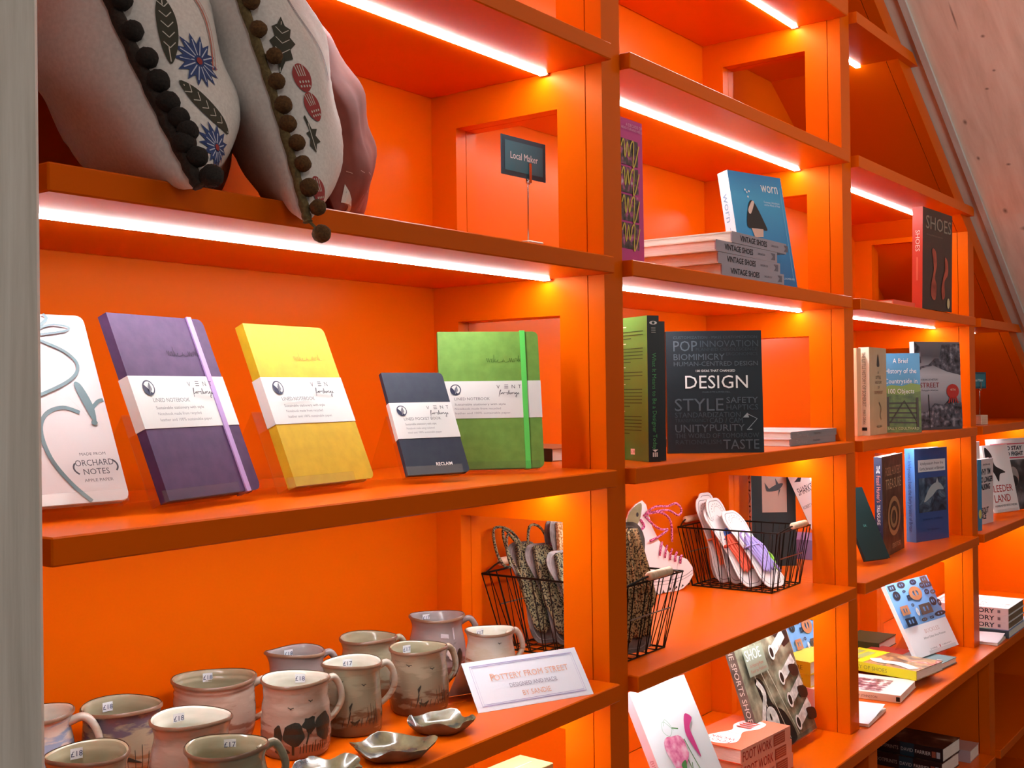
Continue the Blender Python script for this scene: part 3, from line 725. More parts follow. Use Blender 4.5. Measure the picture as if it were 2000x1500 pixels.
def pottery():
    dk=M('#2c2a22',.35); ol=M('#3a392c',.35); bl=M('#4c5f86',.35)
    cyl=((.90,0),(.97,.06),(1.02,.25),(.99,.55),(.93,.82),(.96,.94),(1.,1.))
    bel=((.80,0),(.93,.07),(1.03,.28),(1.0,.55),(.90,.80),(.95,.93),(1.,1.))
    wide=((.74,0),(.86,.06),(.97,.30),(.96,.62),(.94,.85),(.97,.95),(1.,1.))
    tap=((.92,0),(.98,.05),(.99,.3),(.95,.6),(.93,.85),(.97,.95),(1.,1.))
    H=-48
    V=235      # side facing the camera
    def trees(c):
        d=[(dblob(c-16,.36,17,.16),dk),(dline([(c-16,.30),(c-17,.08)],.035),dk),(dblob(c+10,.48,11,.11,jit=.25),dk),(dline([(c+10,.40),(c+4,.22)],.02),ol),(dblob(c+38,.42,18,.19),dk),(dblob(c-42,.34,8,.14),dk)]
        d+=[(dblob(c-35,.13,13,.045),dk)]+[(dline([(c-6+k*5,.10),(c-5+k*5,.20+.03*(k%3))],.010),dk) for k in range(11)]
        d+=[(bird(c+14,.78),ol),(bird(c-20,.70,5),ol)]; return d
    def reeds(c):
        d=[(dline([(c-18,.22),(c-14,.36),(c-16,.44),(c-10,.5)],.014),dk),(dline([(c-14,.24),(c-6,.18),(c+4,.26)],.010),ol)]
        for k in range(9): d.append((dline([(c-30+k*9,.16),(c-27+k*9+3*(k%2),.26+.02*(k%3))],.008),dk))
        for k in range(4): d.append((dline([(c+24+k*6,.2),(c+20+k*7,.42+.05*(k%2))],.006),ol))
        d+=[(bird(c-34,.80,6),dk),(bird(c+14,.74,5),dk)]; return d
    def grass(c):
        d=[]
        for k in range(8): d.append((dline([(c-30+k*10,.12),(c-36+k*11,.42+.06*(k%3))],.008),ol))
        d+=[(dline([(c-20,.3),(c,.38),(c+18,.28)],.006),dk)]; return d
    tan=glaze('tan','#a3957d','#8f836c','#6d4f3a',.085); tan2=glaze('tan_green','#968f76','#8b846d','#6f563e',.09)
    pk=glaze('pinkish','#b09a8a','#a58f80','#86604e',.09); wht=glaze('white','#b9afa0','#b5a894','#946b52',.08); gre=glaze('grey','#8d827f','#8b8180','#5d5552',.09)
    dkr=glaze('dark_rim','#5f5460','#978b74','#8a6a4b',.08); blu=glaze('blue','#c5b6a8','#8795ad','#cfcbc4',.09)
    i_l=noise_mat('inside_pale',((.3,'#c6c4b4'),(.7,'#d8d6c8')),scale=20,rough=.2,coat=.4,stretch=(1,1,5)); i_o=noise_mat('inside_olive',((.3,'#948c70'),(.7,'#a79f84')),scale=20,rough=.2,coat=.4,stretch=(1,1,5))
    i_g=noise_mat('inside_grey',((.3,'#8c8585'),(.7,'#a29a98')),scale=20,rough=.25,coat=.4,stretch=(1,1,5))
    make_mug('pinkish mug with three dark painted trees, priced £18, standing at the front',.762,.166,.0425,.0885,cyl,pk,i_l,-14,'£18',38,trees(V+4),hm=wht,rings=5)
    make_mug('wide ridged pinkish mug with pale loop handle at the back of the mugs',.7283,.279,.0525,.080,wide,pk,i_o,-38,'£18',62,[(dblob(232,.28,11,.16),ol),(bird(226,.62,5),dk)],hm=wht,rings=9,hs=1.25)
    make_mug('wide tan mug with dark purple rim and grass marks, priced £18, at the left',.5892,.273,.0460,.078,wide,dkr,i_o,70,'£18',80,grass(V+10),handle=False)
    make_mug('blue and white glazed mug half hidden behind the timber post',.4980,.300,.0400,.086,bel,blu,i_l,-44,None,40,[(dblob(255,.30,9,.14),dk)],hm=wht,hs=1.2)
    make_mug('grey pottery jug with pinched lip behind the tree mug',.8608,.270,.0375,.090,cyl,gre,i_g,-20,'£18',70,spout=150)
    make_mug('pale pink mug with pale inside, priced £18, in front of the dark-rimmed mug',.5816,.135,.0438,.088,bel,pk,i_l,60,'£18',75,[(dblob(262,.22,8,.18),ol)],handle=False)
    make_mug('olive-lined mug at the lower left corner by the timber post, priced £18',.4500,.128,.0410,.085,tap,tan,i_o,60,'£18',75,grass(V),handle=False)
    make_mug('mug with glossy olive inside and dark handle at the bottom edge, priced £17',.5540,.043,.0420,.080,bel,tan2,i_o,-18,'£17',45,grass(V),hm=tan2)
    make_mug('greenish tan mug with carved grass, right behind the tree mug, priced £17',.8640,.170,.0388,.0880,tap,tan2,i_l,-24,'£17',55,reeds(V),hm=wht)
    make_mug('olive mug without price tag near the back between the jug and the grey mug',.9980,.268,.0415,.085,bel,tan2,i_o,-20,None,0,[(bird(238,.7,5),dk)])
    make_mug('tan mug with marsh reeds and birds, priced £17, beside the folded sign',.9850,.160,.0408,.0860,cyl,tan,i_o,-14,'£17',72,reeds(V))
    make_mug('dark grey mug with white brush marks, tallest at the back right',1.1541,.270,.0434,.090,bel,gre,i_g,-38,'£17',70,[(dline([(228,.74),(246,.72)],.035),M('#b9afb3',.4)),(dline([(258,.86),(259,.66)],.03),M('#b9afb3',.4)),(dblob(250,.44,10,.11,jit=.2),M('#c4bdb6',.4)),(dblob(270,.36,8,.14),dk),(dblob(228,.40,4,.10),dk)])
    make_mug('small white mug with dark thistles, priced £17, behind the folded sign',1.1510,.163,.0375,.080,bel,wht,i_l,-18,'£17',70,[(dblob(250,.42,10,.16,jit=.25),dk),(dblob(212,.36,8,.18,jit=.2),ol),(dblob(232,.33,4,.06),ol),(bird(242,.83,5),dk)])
    # leaf-edged dishes
    ds=noise_mat('dark_dish_glaze',((.30,'#0e1317'),(.42,'#2b3237'),(.50,'#5f5a42'),(.72,'#857e5e')),scale=34,rough=.25,coat=.5,bump=.6,detail=6)
    cl=noise_mat('dish_clay',((.3,'#5b4936'),(.7,'#7d6a52')),scale=40,rough=.6)
    def dish(label,x,y,rx,ry,yaw,ph):
        o=thing('dish',label,'dish',(x,y,ZS[3]+.0002),group='leaf-edged pottery dishes'); o.rotation_euler=(0,0,math.radians(yaw)); n=40
        def wob(f): return lambda i,a:(1+f(i)*(.08*math.sin(5*a+ph)+.045*math.sin(9*a+2*ph)), f(i)*(.0032*math.sin(4*a+ph)+.0016*math.sin(7*a)))
        po=[(0,0),(.55,0),(.78,.0045),(.97,.0135),(1.,.0165)]; pi=[(1.,.0165),(.96,.0160),(.74,.0075),(.5,.0042),(0,.0036)]
        a=MB().lathe(po,n,wob=wob(lambda i:(0,0,.3,.9,1)[i])); b=MB().lathe(pi,n,wob=wob(lambda i:(1,.95,.3,0,0)[i]))
        for q in (a,b): q.v=[(v[0]*rx,v[1]*ry,v[2]) for v in q.v]
        a.done('underside',cl,o,smooth=True); b.done('glazed_inside',ds,o,smooth=True)
    dish('oval leaf-edged pottery dish with shiny dark glaze in front of the mugs',.8105,.0500,.050,.042,-50,.3)
    dish('smaller crinkled dark dish beside the folded pottery sign',.9230,.0700,.043,.036,-50,2.1)
    dish('dark crinkled dish at the bottom edge of the picture',.7080,.0560,.040,.036,-50,4.)
    # folded sign
    m=stand(1.0150,.0795,-.3201+.0004,-24.06,41.28)
    o=thing('tent_card','folded white card with peach lettering and lilac border on the shelf edge','sign',mtx=m)
    w,h,th=.1885,.0769,.0006
    wm=M('#dde0ea',.6); MB().box(0,w,0,th,0,h).done('front_leaf',wm,o)
    ta=math.radians(41.28)
    # back leaf drops from the ridge to the shelf behind
    def loc(yw,zw): return (yw*math.cos(ta)-zw*math.sin(ta), yw*math.sin(ta)+zw*math.cos(ta))
    ry,rz=h*math.sin(ta),h*math.cos(ta); foot=loc(ry+.046,0.0003); rid=(th,h)
    MB().add([(0,rid[0],rid[1]),(w,rid[0],rid[1]),(w,foot[0],foot[1]),(0,foot[0],foot[1]),(0,rid[0]-.0005,rid[1]-.0006),(w,rid[0]-.0005,rid[1]-.0006),(w,foot[0]-.0008,foot[1]),(0,foot[0]-.0008,foot[1])],
             [(0,1,2,3),(4,7,6,5),(0,3,7,4),(1,5,6,2),(3,2,6,7),(0,4,5,1)]).done('back_leaf',wm,o)
    p=Print(o,'sign_lettering'); p.face((0,0,0),(1,0,0),(0,0,1)); li=M('#a7a2c8',.6); pe=M('#d9a48f',.6); gy=M('#8e90a2',.6)
    for k,ww in ((.0095,.0011),(.0125,.0006)):
        q=[(k,k*.8),(w-k,k*.8),(w-k,h-k*.8),(k,h-k*.8)]; p.line(q,ww*1.4,li,closed=True)
    p.text('POTTERY FROM STREET',w*.53,h*.56,h=.0092,w=.128,m=pe,al='c'); p.text('P',w*.53-.064,h*.56,h=.0112,m=pe)
    p.text('DESIGNED AND MADE',w*.53,h*.385,h=.0062,w=.078,m=gy,al='c'); p.text('BY SANDIE',w*.53,h*.19,h=.0078,w=.046,m=pe,al='c'); p.done()
pottery()

# ------------------------------------------------------------------ sign holders
def sign_holder(label, x, y, z, yaw, cw, ch, H, txt):
    o=thing('sign_holder',label,'sign',(x,y,z+B0+.0003)); o.rotation_euler=(0,0,math.radians(yaw))
    MB().bbox(-.019,.019,-.016,.016,0,.030,b=.0015).done('wooden_base',noise_mat('pale_block_wood',((.3,'#c9a58c'),(.7,'#dbbda6')),scale=30,stretch=(1,1,6)),o)
    st=M('#b9b4ae',.25,1.)
    MB().tube([(0,0,.028),(.001,0,H-ch*.62),(.003,.002,H-ch*.5)],.0013,6).done('wire_stem',st,o,smooth=True)
    c=MB(); c.box(.000,.006,-.0040,-.0025,H-ch*.72,H-ch*.22); c.box(.000,.006,.0022,.0036,H-ch*.72,H-ch*.40); c.ball((.003,0,H-ch*.70),.0042)
    c.done('clip',st,o)
    cd=MB(); cd.box(-cw*.58,cw*.42,-.0006,.0010,H-ch*.62,H+ch*.38).done('card',M('#1d4656',.5),o)
    p=Print(o,'card_print'); p.face((-cw*.58,-.0006,H-ch*.62),(1,0,0),(0,0,1)); p.rect(cw*.07,ch*.12,cw*.93,ch*.88,M('#2f7080',.5))
    p.text(txt,cw*.5,ch*.44,h=.0105 if cw>.095 else .008,w=cw*.62,m=M('#e6eef0',.5),al='c'); p.done()
sign_holder('teal card with white words on a wire stem, beside the cushions',1.224,.135,.3200,-3,.108,.060,.165,'Local Maker')
sign_holder('small teal card on a wire stem under the sloping ceiling',3.462,.040,.0000,-16,.090,.050,.142,'Local Maker')

# ------------------------------------------------------------------ remaining books
def books_rest():
    # bay 3, shelf 1: SHOES
    b=Book('book','dark hardback with red shoes on the cover and a red spine',stand(2.7793,.0040,.3208,-2.3,-1.2),.2326,.0266,.2624,M('#2b2725',.35),M('#c8402c',.3),ct=.0024)
    p=b.front(); W,H=b.w,b.h; gd=M('#8f8375',.5); rd=noise_mat('red_shoe_photo',((.35,'#7a2d22'),(.6,'#b5503c')),scale=25,rough=.4)
    p.text('SHOES',.10*W,.80*H,h=.13*H,w=.86*W,m=gd); p.text('AN ILLUSTRATED HISTORY',.12*W,.735*H,h=.012*H,w=.55*W,m=gd)
    p.poly(spline([(.30*W,.60*H),(.42*W,.59*H),(.46*W,.46*H),(.40*W,.33*H),(.46*W,.24*H),(.42*W,.11*H),(.30*W,.12*H),(.26*W,.20*H),(.30*W,.30*H),(.36*W,.42*H)],5,True),rd)
    p.poly(spline([(.74*W,.55*H),(.84*W,.50*H),(.84*W,.38*H),(.72*W,.30*H),(.74*W,.16*H),(.66*W,.12*H),(.62*W,.22*H),(.68*W,.34*H),(.74*W,.42*H)],5,True),rd)
    p.poly(ell(.86*W,.085*H,.011,.014,14),M('#cdb98a',.5))
    p=b.spine(); p.text('SHOES',.060,.0085,h=.011,w=.055,m=M('#f0d2c6',.5)); p.line([(.13,.013),(.19,.013)],.004,M('#d96a50',.4)); b.done()
    Book('book','small red paperback lying beside the red-spined hardback',lay(2.60,.02,.3204,0,.014,.17),.12,.014,.17,M('#c94a34',.4),M('#d4604a',.4)).done()
    # bay 3, shelf 2
    cr=noise_mat('cream_cloth',((.3,'#d9c3a2'),(.7,'#e6d3b4')),scale=60,rough=.6)
    Book('book','cream paperback at the left end of the history books',stand(2.5280,.0880,.0003,2,0),.032,.022,.2150,M('#e8b98e',.5),M('#e9bd92',.5),M('#e9bd92',.5)).done()
    b=Book('book','cream and tan book with small pen drawings on its cover',stand(2.5717,.0723,.0003,3,0),.150,.026,.2180,noise_mat('tan_cover',((.3,'#c0a27e'),(.7,'#cbb08c')),scale=20),M('#e5d6bd',.5))
    p=b.front(); W,H=b.w,b.h; k=M('#463a2e',.5)
    p.poly(spline([(.42*W,.80*H),(.5*W,.93*H),(.58*W,.80*H),(.5*W,.78*H)],4,True),k)
    for j,(t,f) in enumerate((('A',.06),('LITTLE',.3),('HISTORY',.38),('OF',.1),('SOMERSET',.5))): p.text(t,.5*W,(.70-.058*j)*H,h=.0075,w=f*W,m=M('#8f4a38',.5) if j==4 else k,al='c')
    p.line(spline([(.5*W,.37*H),(.62*W,.30*H),(.56*W,.22*H),(.62*W,.17*H)],5),.003,k); p.text('MIKE DEAN',.5*W,.08*H,h=.006,w=.3*W,m=k,al='c')
    p=b.spine(); p.text('THE LITTLE HISTORY OF SOMERSET',.012,.0085,h=.0085,w=.135,m=M('#6b5a46',.5)); p.text('MIKE DEAN',.155,.009,h=.007,w=.035,m=M('#6b5a46',.5)); p.rect(.198,.007,.206,.019,BLACK); b.done()
    b=Book('book','blue and green paperback with a field gate on its cover',stand(2.7606,.0995,.0003,-55.7,2.2),.0950,.018,.2069,M('#4d94c4',.4),M('#d9dfe2',.5))
    p=b.front(); W,H=b.w,b.h
    p.poly([(0,0),(W,0),(W,.60*H),(.75*W,.62*H),(.5*W,.585*H),(.2*W,.60*H),(0,.57*H)],M('#7f9a3e',.4)); p.poly([(0,0),(W,0),(W,.52*H),(.5*W,.47*H),(0,.50*H)],noise_mat('meadow_print',((.3,'#3f5220'),(.7,'#6f8a34')),scale=50,rough=.4))
    wd=M('#3d3223',.5)
    for j in range(5): p.line([(.08*W,(.13+.06*j)*H),(.92*W,(.12+.062*j)*H)],.0042,wd)
    p.line([(.10*W,.08*H),(.10*W,.45*H)],.006,wd); p.line([(.90*W,.06*H),(.90*W,.44*H)],.006,wd); p.line([(.15*W,.12*H),(.55*W,.40*H),(.9*W,.13*H)],.0036,wd)
    for j,t in enumerate(('A Brief','History of the','Countryside in','100 Objects')): p.text(t,.47*W,(.875-.128*j)*H,h=.0125,w=(.42,.84,.88,.70)[j]*W,m=WHITE,al='c')
    p.text('SALLY COULTHARD',.5*W,.035*H,h=.0065,w=.85*W,m=M('#c9cf9a',.5),al='c'); b.done()
    sk=vgrad('misty_street_photo',((.0,'#3c3a42'),(.30,'#6f6a74'),(.45,'#a8a3ac'),(.62,'#b5b1b9'),(.8,'#55525a'),(1.,'#77737b')),0,.242)
    b=Book('book','tall grey street photo book with a round red seal',stand(2.9442,.0724,.0003,-26.7,1.6),.1733,.016,.2421,sk,M('#dad6da',.5))
    p=b.front(); W,H=b.w,b.h; d1=noise_mat('street_houses_photo',((.35,'#242126'),(.55,'#5b5560'),(.7,'#98919a')),scale=60,rough=.4,detail=6)
    p.poly([(0,.62*H),(.12*W,.72*H),(.3*W,.74*H),(.45*W,.82*H),(.70*W,.78*H),(1*W,.92*H),(1*W,.62*H),(.7*W,.66*H),(.4*W,.73*H),(.15*W,.70*H)],d1); p.poly([(0,.74*H),(.14*W,.76*H),(.12*W,.94*H),(0,1*H)],d1); p.poly([(.55*W,.80*H),(1*W,.72*H),(1*W,.98*H),(.6*W,.97*H)],d1)
    p.poly([(0,.03*H),(1*W,.03*H),(1*W,.30*H),(.75*W,.36*H),(.6*W,.28*H),(.4*W,.30*H),(.2*W,.20*H),(0,.22*H)],d1); p.line([(.28*W,.02*H),(.27*W,.40*H)],.003,M('#1c1a1e',.5))
    p.text('STREET',.30*W,.48*H,h=.0135,w=.42*W,m=M('#8f3b3f',.5),al='c'); p.text('A BOOK OF HISTORY',.30*W,.56*H,h=.005,w=.38*W,m=INK,al='c'); p.text('Photographs old and new',.30*W,.44*H,h=.0045,w=.36*W,m=INK,al='c')
    sl=M('#b5302a',.4); p.poly(ell(.80*W,.435*H,.024,.020,20),sl); p.text('40TH',.80*W,.44*H,h=.006,m=M('#e8b9a8',.5),al='c')
    for j in range(5): p.line([(.74*W+j*.03*W,.37*H),(.70*W+j*.05*W,.30*H+.01*H*(j%2))],.004,sl)
    b.done()
    # bay 3, shelf 3
    b=Book('book','brown fossil hardback with navy spine',stand(2.7002,.0871,-.3198,5,.3),.2300,.0200,.2595,noise_mat('rocky_brown_cover',((.3,'#33261f'),(.5,'#4d392c'),(.7,'#6a5341')),scale=30,rough=.4,bump=.4),M('#26304f',.4),ct=.0026)
    p=b.front(); W,H=b.w,b.h; tn=M('#cdac86',.4)
    p.text('FOSSIL HUNTER\'S',.52*W,.80*H,h=.085*H,w=.72*W,m=tn,al='c'); p.text('TREASURE',.52*W,.665*H,h=.10*H,w=.74*W,m=tn,al='c')
    am=M('#a5835c',.4)
    p.ring(ell(.52*W,.38*H,.30*W,.20*H,24),ell(.52*W,.38*H,.23*W,.15*H,24),am); p.ring(ell(.50*W,.37*H,.17*W,.11*H,20),ell(.50*W,.37*H,.10*W,.07*H,20),am)
    p.text('STEVE ETCHES',.6*W,.06*H,h=.012,w=.4*W,m=tn,al='c')
    p=b.spine(); p.text('THE',.022,.006,h=.009,w=.020,m=WHITE); p.text('Fossil Hunter\'s',.048,.006,h=.010,w=.068,m=M('#d98f86',.5)); p.text('TREASURE',.122,.006,h=.008,w=.052,m=WHITE); p.text('ETCHES',.19,.006,h=.007,w=.04,m=M('#c9c9d0',.5)); b.done()
    b=Book('book','blue hardback with a sea creature picture on its cover',stand(3.0490,.1111,-.3198,-15.2,.6),.1676,.0307,.2635,M('#2f4e8c',.35),M('#4f8fdc',.35),ct=.0026)
    p=b.front(); W,H=b.w,b.h; p.rect(.10*W,.745*H,.93*W,.875*H,M('#cfd2d8',.5)); p.text('Ichthyosaurs from the',.515*W,.82*H,h=.008,w=.70*W,m=NAVY,al='c'); p.text('Early Jurassic of Britain',.515*W,.765*H,h=.008,w=.74*W,m=NAVY,al='c')
    p.rect(.10*W,.31*H,.94*W,.68*H,noise_mat('sea_picture',((.3,'#141c2a'),(.5,'#33455c'),(.65,'#5d7288'),(.8,'#8895a2')),scale=22,distort=2.,rough=.3))
    p.poly(spline([(.25*W,.42*H),(.45*W,.58*H),(.70*W,.62*H),(.86*W,.54*H),(.66*W,.54*H),(.5*W,.48*H)],5,True),M('#9aa8b0',.4)); p.poly([(.60*W,.60*H),(.66*W,.67*H),(.72*W,.60*H)],M('#9aa8b0',.4))
    p.text('JOHN M. LOMAX',.5*W,.22*H,h=.006,w=.6*W,m=M('#21376a',.5),al='c'); p.text('SIRI PUBLISHING',.5*W,.11*H,h=.005,w=.35*W,m=M('#21376a',.5),al='c')
    p=b.spine(); p.text('Ichthyosaurs from the Early Jurassic of Britain',.035,.010,h=.011,w=.20,m=M('#1f3c86',.5)); p.text('LOMAX',.012,.012,h=.006,w=.018,m=M('#1f3c86',.5)); b.done()
    b=Book('book','teal book leaning back near the upright on the fossil shelf',stand(2.5500,.0800,-.3060,-20,26),.0900,.008,.190,M('#0a2729',.4)); p=b.front(); p.text('DK',.5*b.w,.45*b.h,h=.006,m=M('#5fa39c',.5),al='c'); b.done()
    Book('book','violet paperback lying behind the fossil books',lay2(2.585,.215,-.3198,0,.05),.15,.05,.12,M('#7a6a9a',.4),M('#8f7fb0',.4)).done()
    # shark books seen through the opening of the second upright
    b=Book('book','dark teal shark hardback seen through the square opening',stand(2.4100,.3150,-.3198,-52,1),.110,.030,.2650,M('#26393d',.35),M('#e2dede',.5),ct=.0026)
    p=b.front(); W,H=b.w,b.h; p.rect(.24*W,.50*H,.80*W,.90*H,M('#b49f92',.5)); p.rect(.24*W,.90*H,.80*W,.995*H,M('#9ec4cc',.5)); p.text('SHARKS',.52*W,.915*H,h=.016,w=.46*W,m=INK,al='c')
    p.poly(spline([(.34*W,.70*H),(.46*W,.735*H),(.60*W,.765*H),(.72*W,.765*H),(.62*W,.71*H),(.46*W,.695*H)],5,True),M('#3c4a50',.4)); p.poly([(.34*W,.70*H),(.30*W,.78*H),(.40*W,.72*H)],M('#3c4a50',.4)); p.poly([(.56*W,.75*H),(.54*W,.82*H),(.62*W,.765*H)],M('#3c4a50',.4)); p.poly([(.62*W,.71*H),(.60*W,.645*H),(.66*W,.72*H)],M('#3c4a50',.4))
    p=b.spine(); p.text('SHARKS',.035,.006,h=.019,w=.15,m=INK); b.done()
    b=Book('book','white and black shark book leaning across the square opening',Matrix.Translation((2.455,.135,-.3195+B0))@Matrix.Rotation(math.radians(-88),4,'Z')@Matrix.Rotation(math.radians(-25),4,'Y'),.0500,.020,.2500,M('#e4e0e0',.45),M('#16181b',.4)); p=b.front(); W,H=b.w,b.h
    p.text('SHARKS',.55*W,.76*H,h=.018,w=.8*W,m=INK,al='c'); p.text('ROBERT SABUDA',.5*W,.62*H,h=.008,w=.85*W,m=GREY,al='c'); p.poly([(.2*W,.90*H),(.8*W,.96*H),(.5*W,.88*H)],INK); b.done()
    # bay 3, ledge
    z4=-.6478
    def buckles(label,mtx,w,h):
        b=Book('book',label,mtx,w,.012,h,M('#e6e0e4',.45),M('#efecec',.5)); p=b.front(); W,H=w,h
        p.rect(0,.40*H,W,H,M('#6f9fd6',.4)); R=random.Random(5)
        cs=[M(c,.35) for c in ('#2a2b33','#3a3440','#1f2a3c','#54443e','#a8714f','#c9c6c4')]
        g=[(.12,.94,.07,.035),(.34,.95,.08,.04),(.62,.95,.07,.035),(.88,.95,.07,.04),(.14,.83,.07,.055),(.33,.86,.035,.016),(.38,.77,.04,.028),(.55,.80,.13,.085),(.76,.88,.05,.035),(.90,.87,.07,.03),(.80,.78,.05,.035),(.93,.76,.06,.028),(.16,.62,.08,.055),(.36,.66,.03,.02),(.40,.56,.03,.05),(.60,.57,.12,.062),(.82,.64,.07,.055),(.94,.60,.04,.045),(.16,.46,.10,.05),(.45,.44,.06,.022),(.84,.46,.12,.03),(.62,.44,.04,.016)]
        for i,(x,y,rx,ry) in enumerate(g):
            m=cs[4] if i in (7,12) else cs[5] if i==14 else cs[i%4]; rx,ry=rx*1.12,ry*1.12; rx=min(rx,x-.005,.995-x); ry=min(ry,.998-y)
            if i%3==0: o_=rrect((x-rx)*W,(y-ry)*H,(x+rx)*W,(y+ry)*H,.002,n=4); q=rrect((x-rx*.45)*W,(y-ry*.45)*H,(x+rx*.45)*W,(y+ry*.45)*H,.001,n=4)
            else: o_=ell(x*W,y*H,rx*W,ry*H,16); q=ell(x*W,y*H,rx*W*.45,ry*H*.45,16)
            p.ring(o_,q,m); p.rect((x-rx*.16)*W,(y-ry*.8)*H,(x+rx*.16)*W,(y+ry*.8)*H,m)
        p.text('BUCKLES',.5*W,.27*H,h=.011,w=.34*W,m=M('#c9a9a6',.5),al='c'); p.text('Alfred Gillett Shoe Museum',.5*W,.20*H,h=.006,w=.52*W,m=GREY,al='c')
        p.text('SHIRE',.36*W,.055*H,h=.004,w=.16*W,m=LGREY,al='c'); p.text('LIBRARY',.68*W,.06*H,h=.004,w=.22*W,m=LGREY,al='c'); p.rect(.50*W,.05*H,.52*W,.085*H,M('#b5484a',.5))
        b.done(); return b
    m=stand(2.9614,.0861,z4+.0205,-10,26.6); buckles('book with blue cover of shoe buckles, leaning in full view',m,.2480,.2135)
    stand_for('clear acrylic stand under the buckle book in full view',m,.23,.012,26.6,.0205,x0=.3,x1=.98)
    m=stand(2.4350,.1850,z4+.0155,-6,20); buckles('second buckle-patterned book, half hidden by the upright',m,.1700,.2050)
    stand_for('clear acrylic stand under the half hidden buckle book',m,.17,.012,20,.0155)
    yb=M('#e2dc1e',.4); pic=noise_mat('shoe_photo_print',((.25,'#3b3128'),(.42,'#8a6a4e'),(.52,'#c9a468'),(.62,'#b5434f'),(.75,'#e6ded2')),scale=16,distort=1.5,rough=.3)
    b=Book('book','red and teal paperback lying on the ledge behind the yellow one',lay2(2.880,.0300,z4+.0006,-6,.016),.185,.016,.235,M('#6d8d92',.4),M('#16181a',.4),pages=PAGESH); p=b.front(); W,H=b.w,b.h
    p.rect(0,.52*H,W,H,M('#d4574c',.4)); p.rect(0,.38*H,W,.53*H,M('#a9cde0',.4)); p.text('THE SHOE',.1*W,.62*H,h=.012,m=M('#efc7c0',.5)); p.text('BOOK',.1*W,.57*H,h=.010,m=M('#efc7c0',.5)); p.rect(.62*W,.06*H,.66*W,.12*H,WHITE); b.done()
    b=Book('book','yellow paperback with shoe pictures lying on the ledge',lay2(2.730,.0180,z4+.0195,-9,.024),.150,.024,.240,pic,yb,pages=PAGESH); p=b.front(); W,H=b.w,b.h
    p.rect(0,.62*H,W,H,yb); p.rect(.1*W,.86*H,.85*W,.95*H,M('#a8b46a',.5)); p.rect(.1*W,.72*H,.8*W,.82*H,M('#a8b46a',.5)); p.line(spline([(.40*W,.60*H),(.25*W,.50*H),(.30*W,.30*H),(.12*W,.06*H)],5),.030,M('#eef0ee',.4))
    p=b.spine(); p.text('A CENTURY OF SHOES',.01,.007,h=.010,w=.15,m=M('#8a8f2a',.5)); b.done()
    b=Book('book','cream paperback with crimson photo lying at the front of the ledge',lay2(2.570,.0080,z4+.0006,5,.018),.170,.018,.215,M('#ece6dc',.4),M('#d9c0aa',.5),pages=PAGESH); p=b.front(); W,H=b.w,b.h
    p.rect(.08*W,.22*H,.80*W,.66*H,noise_mat('crimson_crowd_photo',((.35,'#5a2334'),(.5,'#9a5a6a'),(.62,'#efe6e4')),scale=55,rough=.35,detail=5))
    p=b.spine(); p.text('Dressed',.03,.004,h=.009,w=.05,m=M('#8a6c5c',.5)); p.text('LUCY JOHNSTON',.10,.005,h=.006,w=.06,m=M('#8a6c5c',.5)); p.rect(.205,.003,.214,.014,BLACK); b.done()
    def leaflet(label,x,y,yaw,w,h):
        o=thing('leaflet_stack',label,'leaflet',(x,y,z4+B0+.0004)); o.rotation_euler=(0,0,math.radians(yaw))
        pm=M('#eceaf2',.6); MB().box(0,w,0,h,0,.007).done('lower_leaflets',PAGESH,o)
        V=[];n=8
        for i in range(n+1):
            for j in range(2): t=i/n; V.append((w*(.98*t-.03),h*j,.0082+.010*t*t*(1-.3*j)))
        V2=[(a,b_,c-.0004) for a,b_,c in V]; k=len(V)
        MB().add(V+V2,[(2*i,2*i+2,2*i+3,2*i+1) for i in range(n)]+[(k+2*i,k+2*i+1,k+2*i+3,k+2*i+2) for i in range(n)]).done('top_leaflet',pm,o,smooth=True)
    leaflet('small stack of white leaflets on the ledge below the cream paperback',2.335,.0040,4,.150,.13)
    leaflet('white leaflets on the ledge at the right edge by the green booklet',3.342,-.0300,2,.112,.13)
    # through-opening items on the ledge of bay 3
    for k in range(2):
        b=Book('book',('yellow boxed paperback lying under its twin, seen through the low opening','yellow boxed paperback lying on its twin, seen through the low opening')[k],lay2(2.3600,.150,z4+.0006+.062+.030*k,-8,.0295),.17,.0295,.14,M('#d9c332',.4),M('#cdb11c',.4),group='yellow books seen through the low opening'); p=b.spine(); p.text('MEDIA CENTRE',.01,.010,h=.010,w=.11,m=M('#6a5a14',.5)); b.done()
    Book('book','pink patterned book lying under the yellow ones, seen through the low opening',lay2(2.355,.140,z4+.0005,-8,.0615),.175,.0615,.16,M('#d9a9a2',.4),M('#d9a39a',.4)).done()
    Book('book','dark green book lying at the back beside the buckle book',lay2(3.06,.225,z4+.0006,0,.028),.15,.028,.11,M('#3c4a26',.5),M('#34401f',.5)).done()
    # bay 4
    b=Book('book','blue-spined paperback at the left of the low bay books',spine_out(3.4050,.0350,-.3198,-18,.020),.055,.020,.2150,M('#3f7fa8',.4),M('#3a7ba6',.4)); p=b.spine(); p.poly(ell(.165,.010,.014,.008,12),M('#c9bf6a',.5)); b.done()
    b=Book('book','white paperback with bold black capitals, in front of the black bird book',stand(3.5500,.0700,-.3198,-6,-.5),.1250,.016,.2069,M('#ddd0d4',.45),WHITE); p=b.front(); W,H=b.w,b.h
    for t,y,f in (('WHY I\'M',.76,.75),('NO LONGER',.64,.92),('TALKING',.53,.72),('ABOUT',.17,.62),('RACE',.08,.45)):
        if t=='ABOUT': p=b.front('cover_subtitle')
        p.text(t,.04*W,y*H,h=.085*H,w=f*W,m=INK,bold=.03)
    p=b.front('cover_author'); p.text('Reni Eddo-Lodge',.3*W,.90*H,h=.006,m=INK); b.done()
    MB_=None
